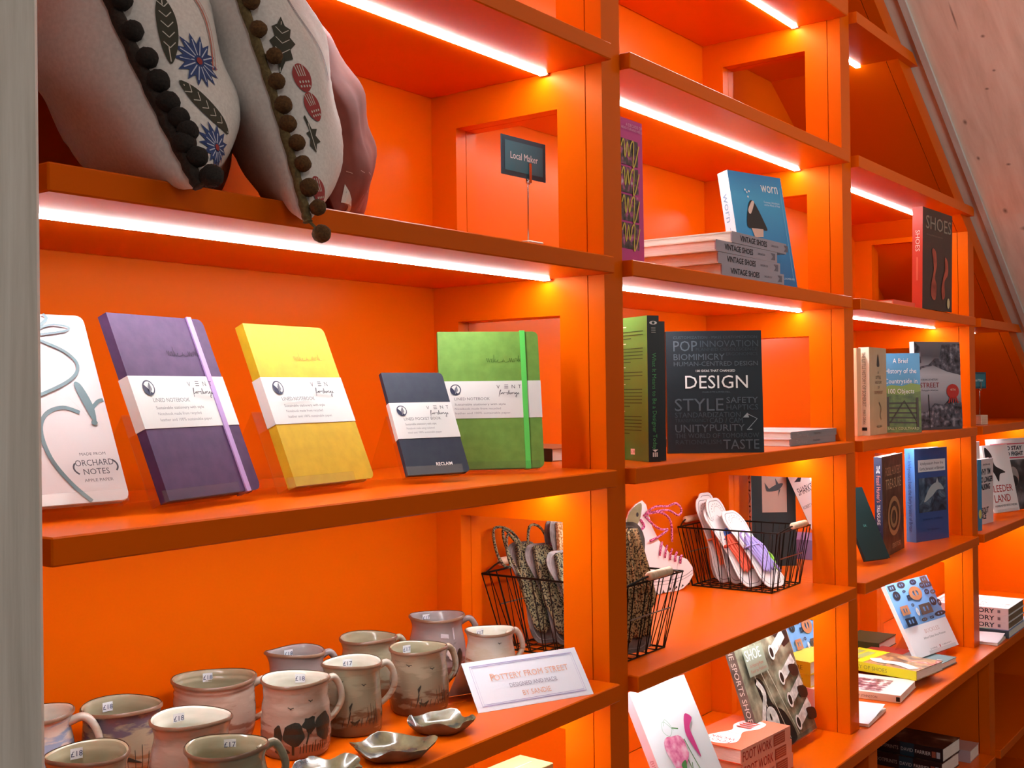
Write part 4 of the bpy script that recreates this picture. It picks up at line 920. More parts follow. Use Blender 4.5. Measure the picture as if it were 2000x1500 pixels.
    m=stand(3.7500,.0720,-.3005,-17,11)
    stand_for('clear acrylic stand under the black bird book',m,.155,.014,11,.0185)
    b=Book('book','white paperback with a black bird and red lettering, leaning back',m,.1550,.014,.2250,M('#e2e0e2',.45),WHITE); p=b.front(); W,H=b.w,b.h
    p.poly(spline([(.10*W,.97*H),(.30*W,.86*H),(.36*W,.70*H),(.62*W,.62*H),(.72*W,.58*H),(.50*W,.56*H),(.40*W,.45*H),(.30*W,.56*H),(.18*W,.66*H),(.06*W,.80*H)],5,True),M('#1c1c20',.5))
    p.text('BLEEDER',.45*W,.30*H,h=.10*H,w=.86*W,m=M('#b02a2c',.5),al='c'); p.text('LAND',.42*W,.15*H,h=.11*H,w=.62*W,m=M('#b02a2c',.5),al='c'); p.text('A HUNDRED AND MORE VARIETIES OF THESE BIRDS',.5*W,.08*H,h=.007,w=.85*W,m=INK,al='c'); b.done()
    b=Book('book','book with a black and white portrait photo at the right edge',stand(3.9350,.1130,-.3150,-22,5),.2100,.016,.2500,M('#d9d9da',.45),WHITE); p=b.front(); W,H=b.w,b.h
    p.rect(0,0,W,.70*H,noise_mat('portrait_photo',((.3,'#17171a'),(.5,'#3c3b3e'),(.65,'#77757a'),(.8,'#b9b6b8')),scale=14,rough=.4)); p.poly(ell(.55*W,.46*H,.030,.036,18),M('#8a7f7c',.5)); p.poly(ell(.55*W,.40*H,.024,.02,14),M('#201f22',.5))
    p.rect(0,.72*H,W,.735*H,M('#b8374e',.5)); p.rect(0,.915*H,W,.93*H,M('#b8374e',.5)); p.text('HERE TO STAY',.04*W,.835*H,h=.014,w=.80*W,m=INK,bold=.03); p.text('HERE TO FIGHT',.04*W,.755*H,h=.014,w=.82*W,m=INK,bold=.03); b.done()
    b=Book('book','book with bright white cover edge behind the bold-titled paperback',stand(3.5700,.1250,-.3190,-8,1),.150,.016,.2560,M('#eceae6',.45)); b.done()
    b=Book('book','book with blue-brown cover edge showing beside the upright, by the small teal card',stand(3.6200,.1450,.0004,-70,0),.0350,.10,.2080,noise_mat('murky_cover',((.3,'#4c3d44'),(.6,'#77788c'),(.8,'#a79aa2')),scale=18),M('#8d8a98',.5)); b.done()
    for k in range(3):
        b=Book('book','thick white pictorial paperback, %s of the stack of three'%('bottom','middle','top')[k],lay2(3.468,-.0320,z4+.0245+.0215*k,0,.0212),.200,.0212,.235,M('#ebe8ea',.4),M('#e3d3d6',.5),pages=noise_mat('brown_page_edges',((.3,'#6b5140'),(.7,'#9a8268')),scale=30,stretch=(1,60,1)),group='stacked white pictorial paperbacks')
        p=b.spine(); p.text('HISTORY',.100,.0045,h=.0130,w=.095,m=INK,bold=.02); p.rect(.204,.006,.212,.015,M('#7a6a70',.5))
        if k==2:
            p=b.front(); W,H=b.w,b.h
            sk_=noise_mat('shoe_rows_print',((.42,'#ebe8ea'),(.5,'#a79c9c'),(.56,'#ebe8ea'),(.62,'#b06a62'),(.66,'#ebe8ea')),scale=30,rough=.4)
            p.rect(.08*W,.05*H,.88*W,.42*H,sk_); p.rect(.08*W,.56*H,.88*W,.95*H,sk_); p.rect(.06*W,.45*H,.9*W,.52*H,M('#b7b2b6',.5)); 
        b.done()
    b=Book('book','mint green and blue booklet lying under the white pictorial paperbacks',lay2(3.460,-.0345,z4+.0006,0,.023),.262,.023,.200,M('#7f97c4',.4),M('#3c4a58',.5)); p=b.front(); p.rect(0,.055,.262,.200,M('#7cc9b2',.4)); b.done()
    # base unit
    zb=-.953
    for k in range(2):
        b=Book('book','dark paperback with author name on its spine, %s of the low stack'%('lower','upper')[k],lay2(3.000+.012*k,.0370,zb+.0004+.0375*k,-4,.037),.135,.037,.205,noise_mat('footprint_photo',((.3,'#1f1512'),(.5,'#40241c'),(.62,'#6a4a38'),(.75,'#a48a72')),scale=18,rough=.4,distort=1.),M('#2a1f22',.45),pages=PAGESH,group='paperbacks stacked in the base unit')
        p=b.spine(); p.rect(.085,.0,.125,.037,M('#1d3f50',.5)); p.text('FOOTPRINTS',.012,.013,h=.010,w=.068,m=M('#b8aca2',.5)); p.text('DAVID',.088,.013,h=.010,w=.034,m=M('#c4cdd2',.5)); p.text('FARRIER',.128,.013,h=.010,w=.044,m=WHITE); p.rect(.188,.009,.198,.026,M('#c9d2de',.5)); p.rect(.175,.009,.186,.026,M('#b0644e',.5)); b.done()
    Book('book','dusty pink hardback lying right of the dark paperbacks in the base unit',lay2(3.168,.0060,zb+.0004,0,.034),.095,.034,.17,M('#b58d86',.5),M('#b9a5ae',.5),pages=PAGESH).done()
    # bay 2, ledge
    m=stand(1.5054,.0305,z4+.0205,-7.1,27.2)
    b=Book('book','white botanical book with pink rose and calla lily on the cover',m,.1647,.018,.2443,M('#e6edf2',.45),M('#e0c4cc',.5)); p=b.front(); W,H=b.w,b.h
    gn=M('#4d8a4a',.5); rose=noise_mat('rose_petals',((.3,'#c8447e'),(.5,'#e488b0'),(.7,'#f3c9da')),scale=70,rough=.5)
    for q in ([(.62,.50),(.66,.36),(.72,.2),(.80,.02)],[(.40,.30),(.47,.20),(.58,.02)],[(.48,.60),(.52,.46),(.56,.30),(.52,.10)],[(.60,.33),(.5,.18),(.42,.05)],[(.44,.28),(.62,.20),(.70,.06)]): p.line(spline([(a*W,c*H) for a,c in [(a_-.05,min(.6,c_+.07)) for a_,c_ in q]],5),.0018,gn)
    p.line(spline([(0.450*W,0.650*H),(0.330*W,0.730*H),(0.270*W,0.670*H),(0.350*W,0.620*H),(0.430*W,0.670*H),(0.370*W,0.740*H),(0.310*W,0.700*H)],5),.0010,M('#9fc4b0',.5)); p.line(spline([(0.430*W,0.670*H),(0.530*W,0.650*H)],3),.002,gn)
    p.poly([(a*1.15*W+.37*W,c*1.15*H+.50*H) for a,c in [(r*math.cos(t)*.15,r*math.sin(t)*.115) for r,t in [(1+.14*math.sin(7*k),2*math.pi*k/28) for k in range(28)]]],rose)
    p.poly(spline([(0.660*W,0.490*H),(0.620*W,0.610*H),(0.720*W,0.730*H),(0.820*W,0.690*H),(0.720*W,0.630*H),(0.720*W,0.530*H),(0.720*W,0.410*H)],5,True),M('#c83f86',.5)); p.poly(spline([(0.350*W,0.410*H),(0.390*W,0.350*H),(0.450*W,0.430*H)],4,True),gn); p.poly(spline([(0.470*W,0.230*H),(0.570*W,0.290*H),(0.610*W,0.260*H),(0.530*W,0.220*H)],4,True),gn)
    p.poly(ell(.33*W,.20*H,.016,.020,14),M('#f3eef0',.5)); p.poly(ell(.30*W,.23*H,.006,.012,10),M('#a83f68',.5))
    tg=M('#b9c6cc',.5); p=b.front('cover_title'); p.text('A COLLECTION OF BOTANICAL PAINTINGS',.5*W,.925*H,h=.0062,w=.78*W,m=tg,al='c'); p.text('BY REPRESENTED MAKERS',.5*W,.885*H,h=.0062,w=.50*W,m=tg,al='c'); p=b.front('cover_author'); p.text('SHOWELL',.78*W,.05*H,h=.007,m=tg,al='c')
    p=b.spine(); p.text('BILLY SHOWELL',.12,.005,h=.008,w=.10,m=M('#c07a86',.5)); b.done()
    stand_for('clear acrylic stand under the white botanical book',m,.1647,.018,27.2,.0205)
    fw_=M('#e4653f',.4)
    for k in range(3):
        b=Book('book','coral orange paperback, %s of the stack of three'%('bottom','middle','top')[k],lay(1.775+.006*(2-k),.0520,z4+.0006+.0285*k,-4,.0282,.200),.130,.0282,.200,fw_,M('#e8a48e',.45),pages=PAGESH,group='stacked coral orange paperbacks')
        p=b.spine(); p.text('FOOT WORK',.006,.004,h=.018,w=.115,m=M('#b5382c',.5),bold=.01); p.rect(.128,.003,.175,.025,M('#b04a34',.5)); 
        for j in range(4): p.line([(.131,.007+.0045*j),(.172,.008+.0045*j)],.0014,M('#d98a70',.5))
        if k==2:
            p=b.front(); W,H=b.w,b.h
            p.poly(spline([(.34*W,.10*H),(.66*W,.10*H),(.72*W,.30*H),(.60*W,.48*H),(.70*W,.66*H),(.76*W,.82*H),(.62*W,.93*H),(.38*W,.93*H),(.24*W,.82*H),(.30*W,.66*H),(.40*W,.48*H),(.28*W,.30*H)],5,True),M('#f2ecec',.45))
            p.text('FOOT',.5*W,.83*H,h=.013,w=.40*W,m=M('#b5382c',.5),al='c'); p.text('WORK',.5*W,.74*H,h=.013,w=.42*W,m=M('#b5382c',.5),al='c'); p.text('WHAT YOUR',.5*W,.55*H,h=.007,w=.2*W,m=M('#c9584a',.5),al='c')
            for j in range(4): p.poly([(.36*W,(.16+.06*j)*H),(.64*W,(.165+.06*j)*H),(.6*W,(.195+.06*j)*H),(.4*W,(.19+.06*j)*H)],M('#c9402f',.5))
        b.done()
    m=stand(1.9453,.0762,z4+.0205,-1.1,18.6)
    ph=noise_mat('canvas_shoe_photo',((.3,'#3a382f'),(.48,'#77745f'),(.62,'#a09d85'),(.8,'#cfcdbd')),scale=26,rough=.35,detail=7)
    b=Book('book','book with black and white photo of big laces and eyelets',m,.2550,.022,.2250,ph,noise_mat('shoe_spine_photo',((.35,'#4a4139'),(.65,'#6d6358')),scale=30)); p=b.front(); W,H=b.w,b.h
    bk=M('#1b1a18',.4); wl=noise_mat('lace_photo',((.35,'#b9b6b0'),(.65,'#efeeea')),scale=60,rough=.4)
    p.poly(spline([(.18*W,.66*H),(.30*W,.62*H),(.36*W,.40*H),(.52*W,.28*H),(.60*W,.02*H),(.30*W,.01*H),(.16*W,.20*H),(.20*W,.42*H)],5,True),bk); p.poly([(.70*W,.99*H),(.99*W,.99*H),(.99*W,.86*H),(.86*W,.83*H)],bk)
    p.line(spline([(.20*W,.64*H),(.27*W,.52*H),(.20*W,.40*H),(.12*W,.28*H)],5),.014,wl); p.poly(ell(.28*W,.26*H,.026,.030,16),wl); p.poly(ell(.26*W,.30*H,.004,.008,8),bk)
    for (x,y) in ((.60,.83),(.64,.58),(.66,.36),(.68,.14)):
        p.line([(x*W,y*H),(x*W+.085*W,y*H+.03*H),(min(.985,x+.30)*W,y*H+.125*H)],.022,wl); p.ring(ell(x*W,y*H,.012,.016,18),ell(x*W,y*H,.0075,.011,18),M('#e9e8e4',.4)); p.poly(ell(x*W,y*H,.0075,.011,14),bk)
    for (x,y) in ((.80,.66),(.84,.44),(.88,.22)): p.poly(spline([(x*W,y*H),((x+.15)*W,(y-.03)*H),((x+.14)*W,(y-.12)*H),((x+.02)*W,(y-.10)*H)],4,True),bk)
    for i in range(3): p.line([((.10+.10*i+.02)*W,.97*H),((.30+.16*i)*W,.05*H)],.0018,M('#cfccb8',.4))
    p.rect(.09*W,.70*H,.44*W,.955*H,M('#8d9480',.45)); p.text('SHOE',.11*W,.84*H,h=.022,w=.27*W,m=M('#e4f0ec',.5)); p.text('A History from',.14*W,.775*H,h=.007,w=.24*W,m=M('#a0584a',.5)); p.text('Field to Fashion',.13*W,.725*H,h=.007,w=.28*W,m=M('#a0584a',.5))
    p=b.spine(); p.text('THE SPORTS SHOE',-.012,.006,h=.011,w=.165,m=M('#cfc9c0',.5)); b.done()
    stand_for('clear acrylic stand under the laces and eyelets book',m,.255,.022,18.6,.0205,x0=.2,x1=.95)
    # pale green box below the pottery
    o=thing('gift_box','pale green lidded box on the ledge below the pottery shelf','box',(1.080,.118,z4+B0+.0003)); o.rotation_euler=(0,0,math.radians(-3))
    g=M('#b3b780',.5); MB().bbox(0,.155,0,.064,0,.150,b=.001).done('box_body',M('#7d8060',.5),o); MB().bbox(-.001,.156,-.001,.065,.1505,.196,b=.001).done('lid',g,o); MB().box(.02,.14,.028,.030,.196,.1966).done('lid_highlight',M('#e6e9c4',.4),o)  # pale strip on the lid is a highlight put into colour
books_rest()
# ------------------------------------------------------------------ cushions
def psurf(cfg, a, b, side):
    """point of a leaning cushion; a: depth (-1 front seam), b: bottom to top, side +1 face / -1 back"""
    x0,y0,z0,S,th,bend,Tp,Tn,dr,ph=cfg
    k=.07
    s=S+S*a*(1-k*(1-b*b)); l=S*b*(1-k*(1-a*a))+S
    kp=th*bend/(2*S)
    if abs(kp)<1e-6: X=-l*math.sin(th); Zz=l*math.cos(th); t=th
    else: X=-(math.cos(th-kp*l)-math.cos(th))/kp; Zz=(math.sin(th)-math.sin(th-kp*l))/kp; t=th-kp*l
    T=(max(0.,(1-a*a)*(1-b*b)))**.42
    T*=1+.06*math.sin(5*a+3*b+side)+.05*math.sin(9*b-4*a)
    n=(Tp if side>0 else -Tn)*T
    w=((1-a)/2)**3*((1-b)/2)**3
    m=X+n*math.cos(t); ca,sa=math.cos(math.radians(ph)),math.sin(math.radians(ph))
    s-=.012*w
    return (x0+sa*s+ca*m, y0+ca*s-sa*m, z0+Zz+n*math.sin(t)-dr*w)
CUSH={'A':(.473,-.026,.327,.185,.50,.4,.110,.100,.016,38),'B':(.601,-.034,.318,.180,.25,-.7,.085,.058,.026,42),'C':(.722,.045,.3225,.145,.36,.2,.085,.015,.0,46)}
def cushion(label, key, face_m, back_m, N=40):
    cfg=CUSH[key]; org=Vector((cfg[0],cfg[1],ZS[1]))
    o=thing('cushion',label,'cushion',org)
    def P(u,v,side):                                  # u,v in 0..1 with cosine spacing
        q=psurf(cfg,-math.cos(math.pi*u),-math.cos(math.pi*v),side); return Vector((q[0],q[1],q[2]+B0))-org
    for side,nm,m in ((1,'front_cover',face_m),(-1,'back_cover',back_m)):
        V=[];F=[]
        for i in range(N+1):
            for j in range(N+1):
                p=P(i/N,j/N,side); p+=Vector((math.sin(j*1.7+i*.9),math.cos(i*1.3),math.sin(i*.8+j*.6)))*.0006*math.sin(math.pi*i/N)*math.sin(math.pi*j/N)
                V.append(p)
        for i in range(N):
            for j in range(N):
                f=(i*(N+1)+j,(i+1)*(N+1)+j,(i+1)*(N+1)+j+1,i*(N+1)+j+1); F.append(f if side<0 else f[::-1])
        mesh(nm,V,F,m,o,smooth=True)
    return o,cfg,P
def uv_of(a,b): return (math.acos(max(-1,min(1,-a)))/math.pi, math.acos(max(-1,min(1,-b)))/math.pi)
class Decal:
    def __init__(s,P,side=1): s.P=P; s.side=side; s.mb=MB(); s.mats=[]; s.k=0
    def at(s,a,b,rot=0,sc=1.):
        u,v=uv_of(a,b); e=1e-3; s.c=(u,v); s.p=s.P(u,v,s.side)
        s.pu=(s.P(u+e,v,s.side)-s.P(u-e,v,s.side))/(2*e); s.pv=(s.P(u,v+e,s.side)-s.P(u,v-e,s.side))/(2*e)
        n=s.pu.cross(s.pv).normalized(); n=-n if n.dot(Vector((.6,-.8,.2)))<0 else n
        e2=Vector((0,0,1))-n*n.z; e2.normalize(); e1=e2.cross(n); r=math.radians(rot)
        s.e1=e1*math.cos(r)+e2*math.sin(r); s.e2=-e1*math.sin(r)+e2*math.cos(r); s.sc=sc; return s
    def map(s,x,y):
        d=s.e1*x*s.sc+s.e2*y*s.sc; A,B_,D_=s.pu.dot(s.pu),s.pu.dot(s.pv),s.pv.dot(s.pv); r1,r2=d.dot(s.pu),d.dot(s.pv); det=A*D_-B_*B_ or 1e-9
        u=min(.985,max(.012,s.c[0]+(D_*r1-B_*r2)/det)); v=min(.985,max(.012,s.c[1]+(A*r2-B_*r1)/det))
        e=2e-3; p=s.P(u,v,s.side); n=(s.P(u+e,v,s.side)-s.P(u-e,v,s.side)).cross(s.P(u,v+e,s.side)-s.P(u,v-e,s.side)).normalized()
        if n.dot(Vector((.6,-.8,.2)))<0: n=-n
        return p+n*(.0010+.0003*s.k)
    def shape(s,pts,m,layer=0):
        s.k=layer
        if m not in s.mats: s.mats.append(m)
        # refine the outline, fill with rings towards the centre
        c=(sum(p[0] for p in pts)/len(pts),sum(p[1] for p in pts)/len(pts)); n=len(pts); R=3; V=[];F=[]
        for k in range(R):
            f=1-k/R
            V+=[s.map(c[0]+(p[0]-c[0])*f,c[1]+(p[1]-c[1])*f) for p in pts]
        V.append(s.map(*c))
        for k in range(R-1): F+=[(k*n+i,k*n+(i+1)%n,(k+1)*n+(i+1)%n,(k+1)*n+i) for i in range(n)]
        F+=[((R-1)*n+i,(R-1)*n+(i+1)%n,R*n) for i in range(n)]
        s.mb.add(V,F,s.mats.index(m)); return s
    def line(s,pts,w,m,layer=0):
        s.k=layer
        if m not in s.mats: s.mats.append(m)
        L=[];R_=[];N=len(pts)
        for i,(x,y) in enumerate(pts):
            a=pts[max(0,i-1)];b=pts[min(N-1,i+1)];dx,dy=b[0]-a[0],b[1]-a[1];l=math.hypot(dx,dy) or 1
            L.append(s.map(x-dy/l*w/2,y+dx/l*w/2));R_.append(s.map(x+dy/l*w/2,y-dx/l*w/2))
        s.mb.add(L+R_,[(i,N+i,N+i+1,i+1) for i in range(N-1)],s.mats.index(m)); return s
    def done(s,name,parent):
        s.mb.done(name,s.mats,parent); s.mb=MB(); s.mats=[]
def flower_pts(r,n=14): return [(r*(1 if k%2==0 else .62)*math.cos(math.pi*k/n),r*(1 if k%2==0 else .62)*math.sin(math.pi*k/n)) for k in range(2*n)]
def pompoms(o,P,bs,r,m,off,band_m,bw,b1):
    N=30; V=[]
    mb=MB(); pts=[]
    for i in range(N+1):
        u=.5-.5*math.cos(math.pi*(i/N)); v=i/N*b1
        p=P(0.0,v,1); pts.append(p+Vector((-.002,-.003,0)))
    mb.tube([tuple(p) for p in pts],[bw*(1+.12*math.sin(i*2.1)) for i in range(N+1)],8).done('trim_band',band_m,o,smooth=True)
    for k,(b,ox,oy) in enumerate(bs):
        u,v=uv_of(-1,b); p=P(0,v,1)+Vector((.6,-.8,0))*(off+ox)+Vector((-.55,-.75,0))*.006+Vector((0,0,oy))
        q=MB(); n=10; RR=random.Random(k); c=tuple(p)
        q.ball((0,0,0),r*(.92+.16*RR.random()),n=14,sq=(1,1,.96))
        q.v=[tuple(Vector(w_)*(1+.10*RR.random()-.05)+p) for w_ in q.v]
        po=q.done('pompom',m,o,smooth=True)
        MB().tube([tuple(P(0,v,1)+Vector((-.002,-.003,.002))),tuple(p)],.0016,5).done('cord',band_m,po)
def cushions():
    wf=noise_mat('white_cotton',((.3,'#d9d4d0'),(.7,'#e9e5e1')),scale=300,rough=.85,bump=.1)
    wb=noise_mat('plain_white_cotton',((.3,'#d5cfcb'),(.7,'#e4dfdb')),scale=260,rough=.85,bump=.1)
    rust=noise_mat('rust_velvet',((.3,'#742f24'),(.7,'#8a4032')),scale=30,rough=.8)
    blue=M('#33477c',.8); pale=M('#c3cbe0',.8); red=M('#a03a3a',.8); lf=M('#3c3a2e',.8); pl=M('#cfcabf',.8); coral=M('#bf6a5c',.8); navy=M('#2c3652',.8)
    fm=lambda n,c1,c2: noise_mat(n,((.3,c1),(.7,c2)),scale=420,rough=.95,bump=.6)
    # first cushion
    o,cfg,P=cushion('white cushion with dark pompom trim and blue cornflower print beside the timber post','A',wf,wb)
    pompoms(o,P,[(-.97,.004,.004),(-.85,.002,0),(-.80,-.006,0.004),(-.74,.003,.004),(-.66,.002,0.002),(-.57,.0,0),(-.46,.0,0),(-.34,.0,0),(-.20,-.002,0),(-.04,0,0),(.12,0,0),(.28,0,0)],.0108,fm('backlit_pompom_wool','#1c1816','#2c2622'),.010,noise_mat('backlit_woven_trim',((.3,'#241c17'),(.7,'#3a2e26')),scale=300,rough=.9,bump=.6),.0065,.62)  # near-black colours hold the backlit shade of this trim and its pompoms
    d=Decal(P)
    d.at(-.893,-.44); d.shape(flower_pts(.0275),blue)
    for k in range(14): a=2*math.pi*k/14; d.line([(.006*math.cos(a),.006*math.sin(a)),(.021*math.cos(a),.021*math.sin(a))],.0012,pale,1)
    d.shape(ell(0,0,.0036,n=10),red,2)
    d.done('printed_flower',o)
    d.at(-.90,-.87,rot=-30); d.shape(flower_pts(.0225),blue)
    for k in range(14): a=2*math.pi*k/14; d.line([(.0045*math.cos(a),.0045*math.sin(a)),(.014*math.cos(a),.014*math.sin(a))],.0011,pale,1)
    d.shape(ell(0,0,.0032,n=10),red,2)
    d.done('printed_flower',o)
    leaf=[(0,-.030),(.006,-.018),(.0085,0),(.007,.018),(0,.032),(-.007,.018),(-.0085,0),(-.006,-.018)]
    d.at(-.965,-.25,rot=4,sc=1.15); d.shape(spline(leaf,4,True),lf); d.line([(0,-.028),(0,.028)],.0009,pl,1)
    for k in range(5): d.line([(0,-.016+.009*k),(.005,-.011+.009*k)],.0008,pl,1); d.line([(0,-.016+.009*k),(-.005,-.011+.009*k)],.0008,pl,1)
    d.done('printed_leaf',o)
    d.at(-.90,-.69,rot=52,sc=1.1); d.shape(spline(leaf,4,True),lf); d.line([(0,-.028),(0,.028)],.0009,pl,1)
    for k in range(5): d.line([(0,-.016+.009*k),(.005,-.011+.009*k)],.0008,pl,1); d.line([(0,-.016+.009*k),(-.005,-.011+.009*k)],.0008,pl,1)
    d.done('printed_leaf',o)
    d=Decal(P)
    d.at(-.80,-.20); d.line(spline([(-.022,.075),(-.008,.040),(.004,.006),(.010,-.030),(.008,-.055)],6),.0024,coral); d.line(spline([(-.016,.075),(-.002,.040),(.010,.006),(.016,-.030),(.014,-.055)],6),.0012,coral)
    d.done('red_stripes',o)
    # second cushion
    o,cfg,P=cushion('white cushion with brown pompom trim, oak leaf and strawberry print, corner hanging over the shelf','B',wf,wb)
    pompoms(o,P,[(-1.0,.004,-.012),(-.93,.004,0),(-.83,.0,0),(-.71,0,0),(-.60,.0,0),(-.50,-.004,0),(-.42,-.004,.004),(-.27,-.002,0),(-.13,.004,0),(.02,-.003,0),(.18,0,0)],.0092,fm('brown_pompom_wool','#4a3016','#6b4a24'),.0095,noise_mat('olive_woven_trim',((.3,'#5a4a2c'),(.7,'#7a6840')),scale=300,rough=.9,bump=.6),.0048,.58)
    d=Decal(P)
    oak=[(0,-.034),(.004,-.018),(.012,-.014),(.009,-.004),(.015,.004),(.009,.010),(.011,.020),(.004,.022),(0,.032),(-.005,.022),(-.011,.018),(-.008,.008),(-.013,.002),(-.008,-.006),(-.010,-.014),(-.003,-.018)]
    d.at(-.975,-.09,rot=-4); d.shape(oak,lf); d.line([(0,-.030),(0,.026)],.0009,pl,1)
    for k in range(3): d.line([(0,-.010+.011*k),(.008,-.004+.011*k)],.0008,pl,1); d.line([(0,-.010+.011*k),(-.007,-.004+.011*k)],.0008,pl,1)
    d.done('printed_oak_leaf',o)
    def straw(a,b,rot):
        d.at(a,b,rot); d.shape(spline([(0,-.0155),(.009,-.008),(.0105,.005),(.004,.0145),(-.004,.0145),(-.0105,.005),(-.009,-.008)],4,True),red)
        for k in range(4): d.line([(-.004+.0026*k,.002),(-.005+.003*k,.014)],.0010,pl,1)
        for k in range(8): d.shape(ell(-.005+.0036*(k%4),-.004-.0048*(k//4),.0011,.0015,6),pl,1)
        d.done('printed_strawberry',o)
    straw(-.947,-.287,14); straw(-.92,-.447,22); straw(-.94,-.885,14)
    d.at(-.95,-.585,rot=10); d.shape([(0,-.020),(.004,-.010),(.010,-.008),(.005,-.001),(.009,.006),(.002,.006),(-.002,.020),(-.004,.018),(-.001,.004),(-.006,.002),(-.003,-.004),(-.006,-.012)],lf); d.line([(0,-.018),(-.001,.012)],.0008,pl,1)
    d.done('printed_leaf',o)
    d=Decal(P); d.at(-.74,-.1); d.line(spline([(-.030,.060),(-.012,.030),(.006,-.002),(.018,-.034)],6),.0016,navy); d.line(spline([(-.026,.060),(-.008,.030),(.010,-.002),(.021,-.034)],6),.0016,navy); d.done('navy_stripes',o)
    # third cushion
    o,cfg,P=cushion('rust red cushion with white stitching behind the strawberry cushion','C',rust,rust)
    d=Decal(P); st=M('#c99a8c',.8)
    for k in range(7): d.at(-.90+.16*k,-.70-.012*k); d.line([(-.006,0),(.004,-.001)],.0008,st)
    for k in range(7): d.at(-.60+.10*k,-.90+.10*(k%2)); d.line([(0,-.006),(.001,.004)],.0008,st)
    d.done('stitching',o)
    d=Decal(P); d.at(-.93,-.88,rot=-22); d.shape([(-.010,-.016),(.040,-.016),(.034,.002),(-.006,.010)],M('#ddd6d0',.85)); d.line([(-.004,.002),(.030,-.006)],.0020,navy,1); d.line([(-.004,-.004),(.030,-.011)],.0020,navy,1); d.done('striped_hem',o)
cushions()

# ------------------------------------------------------------------ wire baskets
def basket(label, x0,x1,y0,y1,X0,X1,Y0,Y1,h):
    z=ZS[3]; o=thing('wire_basket',label,'basket',((x0+x1)/2,(y0+y1)/2,z+.0004)); cx,cy=(x0+x1)/2,(y0+y1)/2
    wm=M('#17140f',.4,.6,name='black_wire'); r=.0013; t=lambda x,y,zz:(x-cx,y-cy,zz)
    base=[t(x0,y0,r),t(x1,y0,r),t(x1,y1,r),t(x0,y1,r)]; rim=[t(X0,Y0,h),t(X1,Y0,h),t(X1,Y1,h),t(X0,Y1,h)]
    MB().tube(base,.0016,6,closed=True).done('base_frame',wm,o); MB().tube(rim,.0019,6,closed=True).done('rim',wm,o)
    g=MB()
    for k in range(1,6): xx=x0+(x1-x0)*k/6; g.tube([t(xx,y0,r),t(xx,y1,r)],r*.8,5)
    for k in range(1,9): yy=y0+(y1-y0)*k/9; g.tube([t(x0,yy,r),t(x1,yy,r)],r*.8,5)
    gg=g.done('base_grid',wm,o); gg['kind']='stuff'
    def side(a,b,A,B_,n,nm):
        m=MB(); a,b,A,B_=[Vector(q) for q in (a,b,A,B_)]
        for k in range(n+1):
            f=k/n; m.tube([tuple(a.lerp(b,f)),tuple(A.lerp(B_,f))],r*.85,5)
        for k in range(n):
            if k%2==0: f=(k+.5)/n; m.tube([tuple(a.lerp(b,(k+.1)/n)),tuple(A.lerp(B_,f)),tuple(a.lerp(b,(k+.9)/n))],r*.8,5)
        q=m.done(nm,wm,o); q['kind']='stuff'
    side(base[0],base[3],rim[0],rim[3],8,'side_wires'); side(base[1],base[2],rim[1],rim[2],8,'side_wires'); side(base[0],base[1],rim[0],rim[1],5,'end_wires'); side(base[3],base[2],rim[3],rim[2],5,'end_wires')
    for yy,s in ((Y0,-1),(Y1,1)):
        xm=(X0+X1)/2; hw=.042
        hd=MB().tube(spline([t(X0+.012,yy,h),t(xm-hw,yy+s*.010,h+.010),t(xm,yy+s*.012,h+.012),t(xm+hw,yy+s*.010,h+.010),t(X1-.012,yy,h)],4),.0017,6).done('handle',wm,o)
        MB().tube([t(xm-.036,yy+s*.0110,h+.0108),t(xm-.034,yy+s*.0112,h+.011),t(xm+.034,yy+s*.0112,h+.011),t(xm+.036,yy+s*.0110,h+.0108)],[.0055,.0072,.0072,.0055],12).done('wooden_grip',noise_mat('pale_grip_wood',((.3,'#d2b08c'),(.7,'#e6cdb0')),scale=40,stretch=(4,1,1)),hd,smooth=True)
        MB().tube([t(X0+(x0-X0)*.45+.03,yy+(y0 if s<0 else y1)*0-(s*.008),h*.55),t(X1-.03,yy-(s*.008),h*.55)],.0013,5).done('tag_bar',M('#8a8580',.3,1.),o)
def lace_mat(name,c1,c2,sc=500): return noise_mat('lace_'+name,((.44,c1),(.52,c2)),scale=sc,rough=.8,detail=1)
